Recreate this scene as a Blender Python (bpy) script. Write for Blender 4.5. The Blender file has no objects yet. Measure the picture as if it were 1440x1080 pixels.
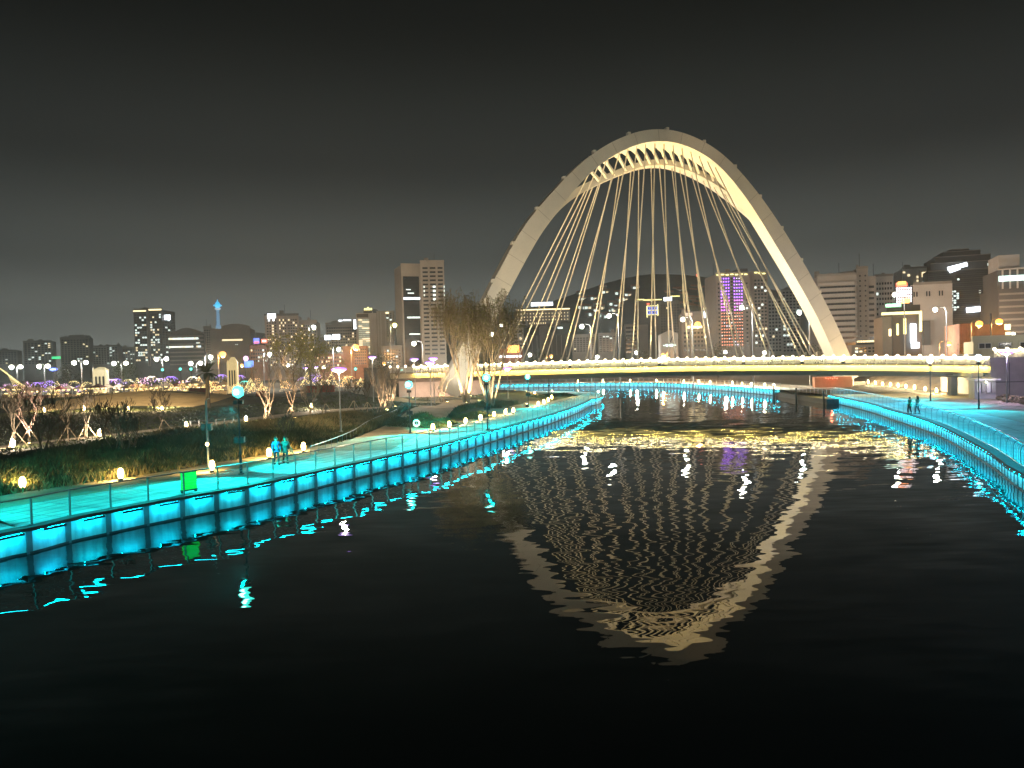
import bpy, bmesh, math, random
import numpy as np
from mathutils import Vector, Matrix

random.seed(7)
rng = np.random.default_rng(7)
C = bpy.context.scene.collection
SC = bpy.context.scene

# ------------------------------------------------------------------ camera
CAM_Z = 7.2                       # metres above the water
FPX = 1067.0                      # focal length in pixels of the 1440 px wide photograph
PITCH = math.atan(30 / FPX)
ROLL = math.radians(-1.55)
cam_d = bpy.data.cameras.new('camera')
cam_d.sensor_width = 36.0
cam_d.lens = 36.0 * FPX / 1440.0
cam_d.clip_start = 0.1
cam_d.clip_end = 8000
cam = bpy.data.objects.new('camera', cam_d)
C.objects.link(cam)
CAM_M = Matrix.Translation((0, 0, CAM_Z)) @ Matrix.Rotation(math.pi / 2 - PITCH, 4, 'X') @ Matrix.Rotation(ROLL, 4, 'Z')
cam.matrix_world = CAM_M
SC.camera = cam

# ------------------------------------------------------------------ sky and exposure
SC.view_settings.view_transform = 'Standard'
SC.view_settings.look = 'None'
SC.view_settings.exposure = 0.0
SC.view_settings.gamma = 1.0
SC.view_settings.use_curve_mapping = False
SC.render.engine = 'CYCLES'
SC.cycles.use_denoising = True
SC.cycles.max_bounces = 5
SC.cycles.diffuse_bounces = 2
SC.cycles.glossy_bounces = 3
SC.cycles.transmission_bounces = 3
SC.cycles.volume_bounces = 0
SC.cycles.volume_step_rate = 4.0
SC.cycles.volume_max_steps = 64
SC.cycles.transparent_max_bounces = 6
SC.cycles.caustics_reflective = False
SC.cycles.caustics_refractive = False
SC.cycles.use_light_tree = True
SC.cycles.sample_clamp_indirect = 4.0
SC.cycles.sample_clamp_direct = 0.0

world = bpy.data.worlds.new('World')
SC.world = world
world.use_nodes = True
wn = world.node_tree
wn.nodes.clear()
w_out = wn.nodes.new('ShaderNodeOutputWorld')
w_bg = wn.nodes.new('ShaderNodeBackground')
w_tc = wn.nodes.new('ShaderNodeTexCoord')
w_sep = wn.nodes.new('ShaderNodeSeparateXYZ')
w_rmp = wn.nodes.new('ShaderNodeValToRGB')
wn.links.new(w_tc.outputs['Generated'], w_sep.inputs[0])
wn.links.new(w_sep.outputs['Z'], w_rmp.inputs[0])
# night sky over a lit city: the glow of the town thins with height, the same all the way round
w_rmp.color_ramp.interpolation = 'EASE'
SKY = [(0.0, (.200, .214, .196)), (.07, (.120, .129, .119)), (.14, (.054, .060, .056)), (.26, (.0170, .0195, .0185)), (.42, (.0030, .0042, .0042)), (1.0, (.0012, .0016, .0016))]
els = w_rmp.color_ramp.elements
while len(els) < len(SKY):
    els.new(0.5)
for e, (p, c) in zip(els, SKY):
    e.position = p
    e.color = (*c, 1)
wn.links.new(w_rmp.outputs[0], w_bg.inputs['Color'])
w_bg.inputs['Strength'].default_value = 1.0
wn.links.new(w_bg.outputs[0], w_out.inputs['Surface'])


# ------------------------------------------------------------------ from a pixel of the photograph to a place
def ray(px, py):
    v = Vector(((px - 720) / FPX, -(py - 540) / FPX, -1.0))
    return (CAM_M.to_3x3() @ v)


def G(px, py, z=1.1):
    """where the ray through a pixel meets the height z"""
    d = ray(px, py)
    t = (z - CAM_Z) / d.z
    return Vector((d.x * t, d.y * t, z))


def A(px, py, Y):
    """where the ray through a pixel is Y metres ahead"""
    d = ray(px, py)
    t = Y / d.y
    return Vector((d.x * t, Y, CAM_Z + d.z * t))


# ------------------------------------------------------------------ materials
MATS = {}


def mat(name, col, rough=.7, var=.18, scale=2.0, bump=.0, metal=0.0, spec=.4, alpha=1.0, trans=0.0, streak=None):
    if name in MATS:
        return MATS[name]
    m = bpy.data.materials.new(name)
    m.use_nodes = True
    nt = m.node_tree
    b = nt.nodes['Principled BSDF']
    b.inputs['Roughness'].default_value = rough
    b.inputs['Metallic'].default_value = metal
    b.inputs['Specular IOR Level'].default_value = spec
    if trans:
        b.inputs['Transmission Weight'].default_value = trans
    geo = nt.nodes.new('ShaderNodeNewGeometry')
    n1 = nt.nodes.new('ShaderNodeTexNoise')
    n1.inputs['Scale'].default_value = scale
    n1.inputs['Detail'].default_value = 5
    if streak:
        # runs and stains drawn out along one direction
        st = nt.nodes.new('ShaderNodeMapping')
        st.inputs['Scale'].default_value = streak
        nt.links.new(geo.outputs['Position'], st.inputs['Vector'])
        nt.links.new(st.outputs[0], n1.inputs['Vector'])
    else:
        nt.links.new(geo.outputs['Position'], n1.inputs['Vector'])
    mp = nt.nodes.new('ShaderNodeMapRange')
    mp.inputs[1].default_value = .3
    mp.inputs[2].default_value = .7
    mp.inputs[3].default_value = 1 - var
    mp.inputs[4].default_value = 1 + var
    nt.links.new(n1.outputs[0], mp.inputs[0])
    mx = nt.nodes.new('ShaderNodeVectorMath')
    mx.operation = 'SCALE'
    mx.inputs[0].default_value = col
    nt.links.new(mp.outputs[0], mx.inputs['Scale'])
    nt.links.new(mx.outputs[0], b.inputs['Base Color'])
    if bump:
        bn = nt.nodes.new('ShaderNodeBump')
        bn.inputs['Strength'].default_value = bump
        bn.inputs['Distance'].default_value = .02
        n2 = nt.nodes.new('ShaderNodeTexNoise')
        n2.inputs['Scale'].default_value = scale * 8
        nt.links.new(geo.outputs['Position'], n2.inputs['Vector'])
        nt.links.new(n2.outputs[0], bn.inputs['Height'])
        nt.links.new(bn.outputs[0], b.inputs['Normal'])
    MATS[name] = m
    return m


def emat(name, col, strength, sample=False, base=(.6, .6, .6)):
    """something that gives off light"""
    if name in MATS:
        return MATS[name]
    m = bpy.data.materials.new(name)
    m.use_nodes = True
    b = m.node_tree.nodes['Principled BSDF']
    b.inputs['Base Color'].default_value = (*base, 1)
    b.inputs['Emission Color'].default_value = (*col, 1)
    b.inputs['Emission Strength'].default_value = strength
    m.cycles.emission_sampling = 'FRONT_BACK' if sample else 'NONE'
    if sample == 'front':
        # a lens let into a housing: it shines from its front face only
        nt = m.node_tree
        gm = nt.nodes.new('ShaderNodeNewGeometry')
        inv = nt.nodes.new('ShaderNodeMath')
        inv.operation = 'MULTIPLY_ADD'
        inv.inputs[1].default_value = -strength
        inv.inputs[2].default_value = strength
        nt.links.new(gm.outputs['Backfacing'], inv.inputs[0])
        nt.links.new(inv.outputs[0], b.inputs['Emission Strength'])
        m.cycles.emission_sampling = 'FRONT'
    MATS[name] = m
    return m


# ------------------------------------------------------------------ mesh builder
class MB:
    def __init__(s):
        s.v = []
        s.f = []

    def add(s, vs, fs):
        o = len(s.v)
        s.v.extend([tuple(v) for v in vs])
        s.f.extend([tuple(i + o for i in f) for f in fs])
        return s

    def quad(s, a, b, c, d):
        return s.add([a, b, c, d], [(0, 1, 2, 3)])

    def box(s, c, d, rz=0.0, M=None):
        x, y, z = [k / 2 for k in d]
        vs = [Vector((sx * x, sy * y, sz * z)) for sz in (-1, 1) for sy in (-1, 1) for sx in (-1, 1)]
        R = M if M is not None else Matrix.Rotation(rz, 3, 'Z')
        c = Vector(c)
        vs = [R @ v + c for v in vs]
        return s.add(vs, [(0, 2, 3, 1), (4, 5, 7, 6), (0, 1, 5, 4), (2, 6, 7, 3), (0, 4, 6, 2), (1, 3, 7, 5)])

    def bar(s, p, q, w, h, up=(0, 0, 1)):
        """a rectangular bar from p to q, w across and h along up"""
        p, q = Vector(p), Vector(q)
        d = (q - p)
        L = d.length
        if L < 1e-6:
            return s
        d.normalize()
        u = Vector(up)
        a = d.cross(u)
        if a.length < 1e-4:
            a = d.cross(Vector((1, 0, 0)))
        a.normalize()
        u = a.cross(d)
        M = Matrix((a, d, u)).transposed()
        return s.box((p + q) / 2, (w, L, h), M=M)

    def tube(s, pts, rad, n=6, cap=True):
        pts = [Vector(p) for p in pts]
        if not hasattr(rad, '__len__'):
            rad = [rad] * len(pts)
        o = len(s.v)
        prev = None
        for i, p in enumerate(pts):
            a = pts[max(i - 1, 0)]
            b = pts[min(i + 1, len(pts) - 1)]
            d = (b - a).normalized()
            if prev is None:
                prev = d.orthogonal().normalized()
            x = prev - d * prev.dot(d)
            if x.length < 1e-5:
                x = d.orthogonal()
            x.normalize()
            prev = x
            y = d.cross(x)
            for k in range(n):
                t = 2 * math.pi * k / n
                s.v.append(tuple(p + (x * math.cos(t) + y * math.sin(t)) * rad[i]))
        for i in range(len(pts) - 1):
            for k in range(n):
                k2 = (k + 1) % n
                s.f.append((o + i * n + k, o + i * n + k2, o + (i + 1) * n + k2, o + (i + 1) * n + k))
        if cap:
            s.f.append(tuple(o + k for k in range(n - 1, -1, -1)))
            s.f.append(tuple(o + (len(pts) - 1) * n + k for k in range(n)))
        return s

    def lathe(s, prof, n=10, c=(0, 0, 0)):
        """prof: (radius, height) from bottom to top"""
        o = len(s.v)
        for r, z in prof:
            for k in range(n):
                t = 2 * math.pi * k / n
                s.v.append((c[0] + r * math.cos(t), c[1] + r * math.sin(t), c[2] + z))
        for i in range(len(prof) - 1):
            for k in range(n):
                k2 = (k + 1) % n
                s.f.append((o + i * n + k, o + i * n + k2, o + (i + 1) * n + k2, o + (i + 1) * n + k))
        s.f.append(tuple(o + k for k in range(n - 1, -1, -1)))
        s.f.append(tuple(o + (len(prof) - 1) * n + k for k in range(n)))
        return s

    def ball(s, c, r, n=8, sq=1.0):
        m = max(4, n // 2 + 1)
        return s.lathe([(max(1e-3, r * math.sin(math.pi * i / m)), -r * sq * math.cos(math.pi * i / m)) for i in range(m + 1)], n, c)

    def prism(s, outline, z0, z1):
        """a plan outline (counter-clockwise) pulled up from z0 to z1"""
        n = len(outline)
        vs = [(p[0], p[1], z0) for p in outline] + [(p[0], p[1], z1) for p in outline]
        fs = [(i, (i + 1) % n, n + (i + 1) % n, n + i) for i in range(n)]
        fs += [tuple(range(n - 1, -1, -1)), tuple(range(n, 2 * n))]
        return s.add(vs, fs)

    def strip(s, L, R):
        """a sheet between two rows of points"""
        n = len(L)
        return s.add(list(L) + list(R), [(i, i + 1, n + i + 1, n + i) for i in range(n - 1)])

    def mesh(s, name, m=None, smooth=False):
        me = bpy.data.meshes.new(name)
        me.from_pydata(s.v, [], s.f)
        if smooth:
            me.polygons.foreach_set('use_smooth', [True] * len(me.polygons))
        if m:
            me.materials.append(m)
        me.update()
        return me

    def build(s, name, m, parent=None, smooth=False, loc=None):
        return put(name, s.mesh(name, m, smooth), parent, loc)


def put(name, me, parent=None, loc=None, rz=0.0):
    o = bpy.data.objects.new(name, me)
    C.objects.link(o)
    if parent:
        o.parent = parent
    if loc is not None:
        o.location = loc
    if rz:
        o.rotation_euler = (0, 0, rz)
    return o


def tag(o, label=None, cat=None, group=None, kind=None):
    if label:
        o['label'] = label
    if cat:
        o['category'] = cat
    if group:
        o['group'] = group
    if kind:
        o['kind'] = kind
    return o


def thing(name, label, cat, loc=(0, 0, 0), rz=0.0, group=None):
    o = bpy.data.objects.new(name, None)
    o.empty_display_size = .5
    C.objects.link(o)
    o.location = loc
    o.rotation_euler = (0, 0, rz)
    return tag(o, label, cat, group)


def copy_tree(o, parent=None, loc=None, rz=None, label=None, scale=None):
    c = o.copy()
    C.objects.link(c)
    if parent:
        c.parent = parent
    for ch in o.children:
        copy_tree(ch, c)
    if loc is not None:
        c.location = loc
    if rz is not None:
        c.rotation_euler = (0, 0, rz)
    if label:
        c['label'] = label
    if scale:
        c.scale = (scale, scale, scale)
    return c


def lamp_light(name, kind, parent, loc, col, power, radius=.1, direction=None, size=None, blend=.3):
    d = bpy.data.lights.new(name, kind)
    d.color = col
    d.energy = power
    d.shadow_soft_size = radius
    if kind == 'SPOT':
        d.spot_size = size or math.radians(100)
        d.spot_blend = blend
    o = bpy.data.objects.new(name, d)
    C.objects.link(o)
    o.parent = parent
    o.location = loc
    if direction is not None:
        o.rotation_euler = Vector(direction).to_track_quat('-Z', 'Y').to_euler()
    return o


def resample(pts, step):
    pts = [Vector(p) for p in pts]
    out = [pts[0].copy()]
    need = step
    for a, b in zip(pts, pts[1:]):
        L = (b - a).length
        pos = 0.0
        while L - pos >= need:
            pos += need
            out.append(a.lerp(b, pos / L))
            need = step
        need -= (L - pos)
    return out


def smoothline(pts, it=3):
    """corner cutting"""
    pts = [Vector(p) for p in pts]
    for _ in range(it):
        q = [pts[0]]
        for a, b in zip(pts, pts[1:]):
            q += [a.lerp(b, .25), a.lerp(b, .75)]
        q.append(pts[-1])
        pts = q
    return pts


def normals2(pts):
    """unit normal to the left of the walk in plan for every point"""
    r = []
    for i in range(len(pts)):
        a = pts[max(i - 1, 0)]
        b = pts[min(i + 1, len(pts) - 1)]
        d = b - a
        d.z = 0
        d.normalize()
        r.append(Vector((-d.y, d.x, 0)))
    return r
# ================================================================== the banks
WALK = 1.1                                   # height of the promenades above the water
left_px = [(0, 747), (42, 741), (100, 726), (155, 716), (205, 706.5), (253, 698), (295, 691), (332, 685), (368, 677.5), (401, 671), (460, 657.5), (507, 648),
           (548, 639), (585, 632), (619, 624), (657, 613.5), (680, 607.5), (700, 602), (722, 596.5), (745, 590.5), (769, 584), (790, 577.5), (816, 568.5), (830, 561)]
lb = [Vector((-34, -60, WALK)), Vector((-30, -20, WALK)), Vector((-25.5, 12, WALK))] + [G(x, y, WALK) for x, y in left_px]
LEFT = smoothline(lb, 2) + [Vector(p) for p in ((13.6, 122, WALK), (15.6, 131, WALK), (16.2, 141, WALK), (13.5, 151, WALK), (7, 159, WALK), (-4, 166, WALK), (-20, 172, WALK), (-60, 180, WALK))]
LEFT = smoothline(LEFT, 2)
right_px = [(1440, 662.5), (1413.6, 643), (1397, 632), (1379, 623), (1358, 611.8), (1330, 598.6), (1306, 590), (1281.7, 583), (1254, 575.7), (1240, 571), (1220, 566), (1190, 559.7), (1167, 555)]
far_px = [(1097, 548.5), (1060, 545.5), (1040, 544), (1000, 541.7), (970, 540), (920, 538.3), (860, 538)]
rb = [Vector((12, -60, WALK)), Vector((15, -15, WALK)), Vector((18, 10, WALK)), Vector((21.5, 25, WALK))] + [G(x, y, WALK) for x, y in right_px]
RIGHT = smoothline(rb, 3)
FAR = smoothline([G(x, y, WALK) for x, y in far_px] + [Vector((8, 212, WALK)), Vector((-14, 222, WALK)), Vector((-60, 232, WALK))], 3)

# ------------------------------------------------------------------ ground, one sheet with the canal cut out of it
m_soil = mat('dark_lawn', (.030, .034, .020), .95, .45, .35, .6)
m_pave = mat('tan_paving', (.31, .26, .19), .85, .26, .7, .3)
m_asph = mat('asphalt', (.055, .055, .057), .9, .2, .8, .3)
m_conc = mat('concrete', (.42, .40, .37), .85, .14, .7, .2)
m_dconc = mat('stained_concrete', (.17, .165, .155), .9, .25, .9, .2)
m_white = mat('white_paint', (.78, .77, .72), .45, .05, .8)
m_steel = mat('grey_steel', (.30, .31, .32), .4, .1, 3.0, 0, .7)
m_dark = mat('dark_metal', (.03, .032, .036), .5, .15, 4.0, 0, .4)
m_cream = mat('cream_paint', (.62, .55, .40), .6, .1, 1.0)

canal = [Vector((p.x, p.y, 0)) for p in RIGHT] + [Vector((p.x, p.y, 0)) for p in FAR] + [Vector((p.x, p.y, 0)) for p in reversed(LEFT)]
gz = 1.06


def ground_sheet():
    outer_r = [Vector((1500, -60, gz)), Vector((1500, 1500, gz)), Vector((-1500, 1500, gz)), Vector((-1500, -60, gz))]
    loop = [Vector((p.x, p.y, gz)) for p in reversed(LEFT)]
    # go: left near end -> out left -> back -> right -> right near end -> up the right bank, far wall, and home down the left bank
    loop = outer_r[::-1] + [Vector((p.x, p.y, gz)) for p in RIGHT] + [Vector((p.x, p.y, gz)) for p in FAR] + loop
    from mathutils.geometry import tessellate_polygon
    tris = tessellate_polygon([loop])
    mb = MB()
    mb.add(loop, [tuple(t) for t in tris])
    o = mb.build('ground', m_soil)
    bm = bmesh.new()
    bm.from_mesh(o.data)
    bmesh.ops.recalc_face_normals(bm, faces=bm.faces)
    for f in bm.faces:
        if f.normal.z < 0:
            f.normal_flip()
    bm.to_mesh(o.data)
    bm.free()
    return tag(o, kind='structure')


ground_sheet()

# ------------------------------------------------------------------ water
m_water = bpy.data.materials.new('canal_water')
m_water.use_nodes = True
nt = m_water.node_tree
b = nt.nodes['Principled BSDF']
b.inputs['Base Color'].default_value = (.0025, .0045, .0042, 1)
b.inputs['Roughness'].default_value = .012
b.inputs['IOR'].default_value = 1.30
geo = nt.nodes.new('ShaderNodeNewGeometry')


def slope(scale_v, strength, detail, rough=.5):
    mp = nt.nodes.new('ShaderNodeMapping')
    mp.inputs['Scale'].default_value = scale_v
    nt.links.new(geo.outputs['Position'], mp.inputs['Vector'])
    nz = nt.nodes.new('ShaderNodeTexNoise')
    nz.inputs['Scale'].default_value = 1.0
    nz.inputs['Detail'].default_value = detail
    nz.inputs['Roughness'].default_value = rough
    nt.links.new(mp.outputs[0], nz.inputs['Vector'])
    sb = nt.nodes.new('ShaderNodeVectorMath')
    sb.operation = 'SUBTRACT'
    sb.inputs[1].default_value = (.5, .5, .5)
    nt.links.new(nz.outputs['Color'], sb.inputs[0])
    sc = nt.nodes.new('ShaderNodeVectorMath')
    sc.operation = 'MULTIPLY'
    sc.inputs[1].default_value = (strength[0], strength[1], 0)
    nt.links.new(sb.outputs[0], sc.inputs[0])
    return sc


WAVES = (slope((.24, .50, 1), (.11, .032), 1.5), slope((.55, 2.0, 1), (.10, .040), 1.4), slope((.03, .03, 1), (.012, .006), 1.0))
ad = nt.nodes.new('ShaderNodeVectorMath')
nt.links.new(WAVES[0].outputs[0], ad.inputs[0])
nt.links.new(WAVES[1].outputs[0], ad.inputs[1])
ad2 = nt.nodes.new('ShaderNodeVectorMath')
nt.links.new(ad.outputs[0], ad2.inputs[0])
nt.links.new(WAVES[2].outputs[0], ad2.inputs[1])
up = nt.nodes.new('ShaderNodeVectorMath')
up.inputs[1].default_value = (0, 0, 1)
nt.links.new(ad2.outputs[0], up.inputs[0])
nm = nt.nodes.new('ShaderNodeVectorMath')
nm.operation = 'NORMALIZE'
nt.links.new(up.outputs[0], nm.inputs[0])
nt.links.new(nm.outputs[0], b.inputs['Normal'])
tag(MB().quad((-90, -80, 0), (120, -80, 0), (120, 260, 0), (-90, 260, 0)).build('water', m_water), kind='structure')

# ------------------------------------------------------------------ how far a point lies inland of the left bank
LB = np.array([(p.x, p.y) for p in LEFT])


def inland(xy):
    xy = np.asarray(xy, float).reshape(-1, 2)
    best = np.full(len(xy), 1e9)
    side = np.zeros(len(xy))
    for a, b_ in zip(LB[:-1], LB[1:]):
        d = b_ - a
        L = d @ d
        t = np.clip(((xy - a) @ d) / L, 0, 1)
        q = a + t[:, None] * d
        r = xy - q
        dist = np.hypot(r[:, 0], r[:, 1])
        s = d[0] * r[:, 1] - d[1] * r[:, 0]
        k = dist < best - 1e-9
        best[k] = dist[k]
        side[k] = s[k]
    return np.where(side >= 0, best, -best)


def sstep(a, b_, x):
    t = np.clip((x - a) / (b_ - a), 0, 1)
    return t * t * (3 - 2 * t)


def height(xy):
    xy = np.asarray(xy, float).reshape(-1, 2)
    d = inland(xy)
    x, y = xy[:, 0], xy[:, 1]
    h = 1.08 + sstep(9.0, 14.5, d) * .95
    h += sstep(14, 20, d) * .18 * (np.sin(x * .19 + 1) + np.sin(y * .13 + .7))
    h -= sstep(17, 24, d) * .55                                   # the path behind the bank of plants lies lower
    # the cutting where the branch path climbs inland from the promenade
    for (ax, ay), (bx, by) in zip(BR[:-1], BR[1:]):
        ex, ey = bx - ax, by - ay
        t = np.clip(((x - ax) * ex + (y - ay) * ey) / (ex * ex + ey * ey), 0, 1)
        dd = np.hypot(x - ax - t * ex, y - ay - t * ey)
        w = 1 - sstep(3.2, 7.5, dd)
        h = h * (1 - w) + (1.08 + .45 * sstep(9, 22, d)) * w
    # low lawn mounds farther back
    h += sstep(30, 45, d) * (2.7 * np.exp(-(((x + 64) / 26) ** 2 + ((y - 142) / 13) ** 2)) + .9 * np.exp(-(((x + 22) / 16) ** 2 + ((y - 104) / 9) ** 2)))
    # a mound under the willows
    h += .9 * np.exp(-(((x + 7.5) / 8) ** 2 + ((y - 92) / 7) ** 2)) * sstep(6, 10, d)
    return h


BR = [(p.x, p.y) for p in (G(500, 634, 1.1), G(545, 612, 1.2), G(580, 594, 1.4), G(600, 583, 1.5), G(640, 571, 1.5), G(655, 562, 1.5))]


def hz(p):
    return float(height([(p[0], p[1])])[0])


# the park: a sheet of lawn inside the left bank
def park():
    x0, x1, y0, y1, st = -210, 16, -14, 300, 2.0
    nx, ny = int((x1 - x0) / st) + 1, int((y1 - y0) / st) + 1
    gx, gy = np.meshgrid(x0 + np.arange(nx) * st, y0 + np.arange(ny) * st)
    pts = np.stack([gx.ravel(), gy.ravel()], 1)
    d = inland(pts)
    h = height(pts)
    inside = (d > 3) & ~((pts[:, 1] > 172) & (pts[:, 0] > -58)) & ~((pts[:, 1] > 168) & (pts[:, 0] > -30))
    mb = MB()
    mb.v = [(float(a), float(b_), float(c)) for (a, b_), c in zip(pts, h)]
    ok = inside.reshape(ny, nx)
    for j in range(ny - 1):
        for i in range(nx - 1):
            if ok[j, i] and ok[j, i + 1] and ok[j + 1, i] and ok[j + 1, i + 1]:
                k = j * nx + i
                mb.f.append((k, k + 1, k + nx + 1, k + nx))
    o = mb.build('park_lawn', m_soil, smooth=True)
    return tag(o, kind='structure')


park()

# promenades along the water (paving laid a little above the soil)
m_teal_pave = mat('pale_deck_paving', (.48, .50, .50), .8, .24, .8, .3)


def band(name, line, d0, d1, z, m, side=1, kind='structure'):
    n = normals2(line)
    Lp = [p + n[i] * d0 * side + Vector((0, 0, z - p.z)) for i, p in enumerate(line)]
    Rp = [p + n[i] * d1 * side + Vector((0, 0, z - p.z)) for i, p in enumerate(line)]
    mb = MB()
    mb.strip(Rp, Lp) if side > 0 else mb.strip(Lp, Rp)
    return tag(mb.build(name, m), kind=kind)


band('promenade', LEFT, .0, 5.2, 1.116, m_teal_pave, 1)
def joints(line, d0, d1, z, side, cross, rows):
    """open joints between the slabs of a promenade"""
    pts = resample(line, cross)
    n = normals2(pts)
    mb = MB()
    w = .018
    for i, p in enumerate(pts):
        t = Vector((n[i].y, -n[i].x, 0))
        a, b_ = p + n[i] * d0 * side, p + n[i] * d1 * side
        mb.add([(q.x, q.y, z) for q in (a - t * w, a + t * w, b_ + t * w, b_ - t * w)], [(0, 1, 2, 3)])
    for r in rows:
        L = [p + n[i] * (r - w) * side for i, p in enumerate(pts)]
        R = [p + n[i] * (r + w) * side for i, p in enumerate(pts)]
        mb.strip([(q.x, q.y, z) for q in L], [(q.x, q.y, z) for q in R])
    tag(mb.build('paving_joints', m_asph), kind='structure')


joints([p for p in LEFT if p.y > 10], .4, 5.15, 1.120, 1, 1.85, (1.7, 3.4, 5.15))
joints([p for p in RIGHT if p.y > 15], .4, 6.15, 1.120, -1, 2.0, (2.0, 4.0, 6.15))
band('path', [p for p in LEFT if p.y < 118], 5.2, 9.3, 1.112, m_pave, 1)
band('promenade', RIGHT, .0, 6.2, 1.116, m_teal_pave, -1)
band('pavement', RIGHT, 6.2, 26, 1.112, m_pave, -1)
band('promenade', FAR, .0, 5.0, 1.116, m_teal_pave, -1)
band('pavement', FAR, 5.0, 12.0, 1.112, m_pave, -1)


CLEAR = []


def ribbon(name, pts, width, m, lift=.07, raise_=None):
    pts = resample(smoothline([Vector((p[0], p[1], 0)) for p in pts], 3), 1.0)
    CLEAR.append(([(p.x, p.y) for p in pts[::3]], width * .5 + .4))
    n = normals2(pts)
    rows = []
    k = 5
    for i, p in enumerate(pts):
        rows.append([p + n[i] * width * (j / (k - 1) - .5) for j in range(k)])
    flat = [q for r in rows for q in r]
    h = height([(q.x, q.y) for q in flat])
    mb = MB()
    mb.v = [(q.x, q.y, float(z) + lift) for q, z in zip(flat, h)]
    for i in range(len(rows) - 1):
        for j in range(k - 1):
            a = i * k + j
            mb.f.append((a, a + k, a + k + 1, a + 1))
    o = mb.build(name, m, smooth=True)
    return tag(o, kind='structure')


ribbon('path', BR, 5.2, m_pave, .05)
ribbon('path', [G(x, y, 1.6) for x, y in ((-60, 640), (0, 628), (90, 617), (170, 608), (260, 598), (350, 590), (430, 582), (520, 574), (590, 570))], 3.6, m_pave, .06)
ribbon('path', [G(x, y, 1.7) for x, y in ((500, 553), (560, 559), (620, 564), (660, 566))], 4.0, m_pave, .06)
m_sand = mat('sand', (.42, .31, .16), .95, .2, .5, .4)
ribbon('sand_bed', [(-80, 128), (-72, 129), (-64, 130), (-56, 130), (-50, 129)], 15.0, m_sand, .08)
ribbon('path', [G(x, y, 1.6) for x, y in ((150, 562), (230, 559), (300, 556), (370, 553), (440, 550), (520, 547), (560, 547))], 7.0, m_pave, .07)

# ------------------------------------------------------------------ hills beyond the town
m_hill = mat('wooded_hill', (.09, .10, .08), .95, .35, .03, .0)


def ridge(name, D, prof, depth, z0=0.0):
    """prof: (pixel x, pixel y) of the skyline at D metres"""
    mb = MB()
    pr = [A(x, y, D) for x, y in prof]
    pr = smoothline(pr, 2)
    front = [Vector((p.x * .93, D - depth, z0)) for p in pr]
    mid = [Vector((p.x * .97, D - depth * .45, z0 + (p.z - z0) * .62)) for p in pr]
    back = [Vector((p.x, D + depth, z0)) for p in pr]
    n = len(pr)
    mb.add(front + mid + pr + back, [(r * n + i, r * n + i + 1, (r + 1) * n + i + 1, (r + 1) * n + i) for r in range(3) for i in range(n - 1)])
    return tag(mb.build(name, m_hill, smooth=True), kind='structure')


HILL_D = 900
ridge('hill', HILL_D, [(560, 470), (640, 455), (720, 440), (790, 420), (850, 398), (905, 385), (960, 386), (1010, 392), (1060, 402), (1110, 412), (1170, 425), (1260, 440), (1400, 452)], 260)
ridge('hill', 1050, [(180, 496), (230, 482), (270, 470), (305, 464), (340, 466), (420, 472), (520, 478), (640, 488)], 200)

# ------------------------------------------------------------------ hazy night air
m_haze = bpy.data.materials.new('night_haze')
m_haze.use_nodes = True
hn = m_haze.node_tree
hn.nodes.remove(hn.nodes['Principled BSDF'])
pv = hn.nodes.new('ShaderNodeVolumePrincipled')
pv.inputs['Color'].default_value = (.76, .92, .98, 1)
pv.inputs['Density'].default_value = .00034
pv.inputs['Anisotropy'].default_value = .65
hn.links.new(pv.outputs[0], hn.nodes['Material Output'].inputs['Volume'])
tag(MB().box((0, 745, 57.5), (3100, 1650, 125)).build('haze', m_haze), kind='stuff')
# ================================================================== quay walls, their lights and railings
CY_WALL = (.0, .60, .88)
CY_WALK = (.0, .74, .72)
e_wall = emat('cyan_wall_light', CY_WALL, 88.0, True)
e_wall_b = emat('cyan_wall_light_dim', (.0, .62, .84), 62.0, True)
e_wall_c = emat('cyan_wall_light_bright', (.0, .58, .92), 104.0, True)
e_rail = emat('cyan_rail_light', (.0, .72, .84), 70.0, 'front')
e_rail_r = emat('cyan_rail_light_blue', (.0, .62, .84), 115.0, 'front')
# wall concrete with a dark tide band by the water
m_wall = mat('quay_concrete', (.48, .48, .47), .75, .34, 1.0, .4, streak=(3.2, 3.2, .5))
m_tide = mat('tide_stained_concrete', (.022, .027, .026), .5, .4, 3.0, .4)
m_cop = mat('coping_concrete', (.11, .11, .105), .8, .15, 1.0, .2)
m_pile = mat('pile_concrete', (.12, .12, .118), .7, .2, 1.5, .3)


def wall_body(line, side, parent):
    n = normals2(line)
    out = [-k * side for k in n]                       # towards the water
    mb = MB()
    top = [p + Vector((0, 0, .98 - p.z)) for p in line]
    low = [p + Vector((0, 0, .08 - p.z)) for p in line]
    mb.strip(top, low) if side < 0 else mb.strip(low, top)
    mb.build('wall', m_wall, parent)
    mb = MB()
    t2 = [p + out[i] * .05 + Vector((0, 0, .08 - p.z)) for i, p in enumerate(line)]
    l2 = [p + out[i] * .05 + Vector((0, 0, -1.2 - p.z)) for i, p in enumerate(line)]
    t1 = [p + Vector((0, 0, .08 - p.z)) for p in line]
    for a, b_ in ((t1, t2), (t2, l2)):
        mb.strip(b_, a) if side > 0 else mb.strip(a, b_)
    mb.build('tide_ledge', m_tide, parent)
    # coping: a slab that overhangs the wall
    rows = []
    for q, z in ((.42, .99), (.42, 1.13), (-.20, 1.13), (-.20, .99)):
        rows.append([p + out[i] * q + Vector((0, 0, z - p.z)) for i, p in enumerate(line)])
    rows.append(rows[0])
    mb = MB()
    for a, b_ in zip(rows, rows[1:]):
        mb.strip(a, b_) if side < 0 else mb.strip(b_, a)
    mb.build('coping', m_cop, parent)


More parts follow.
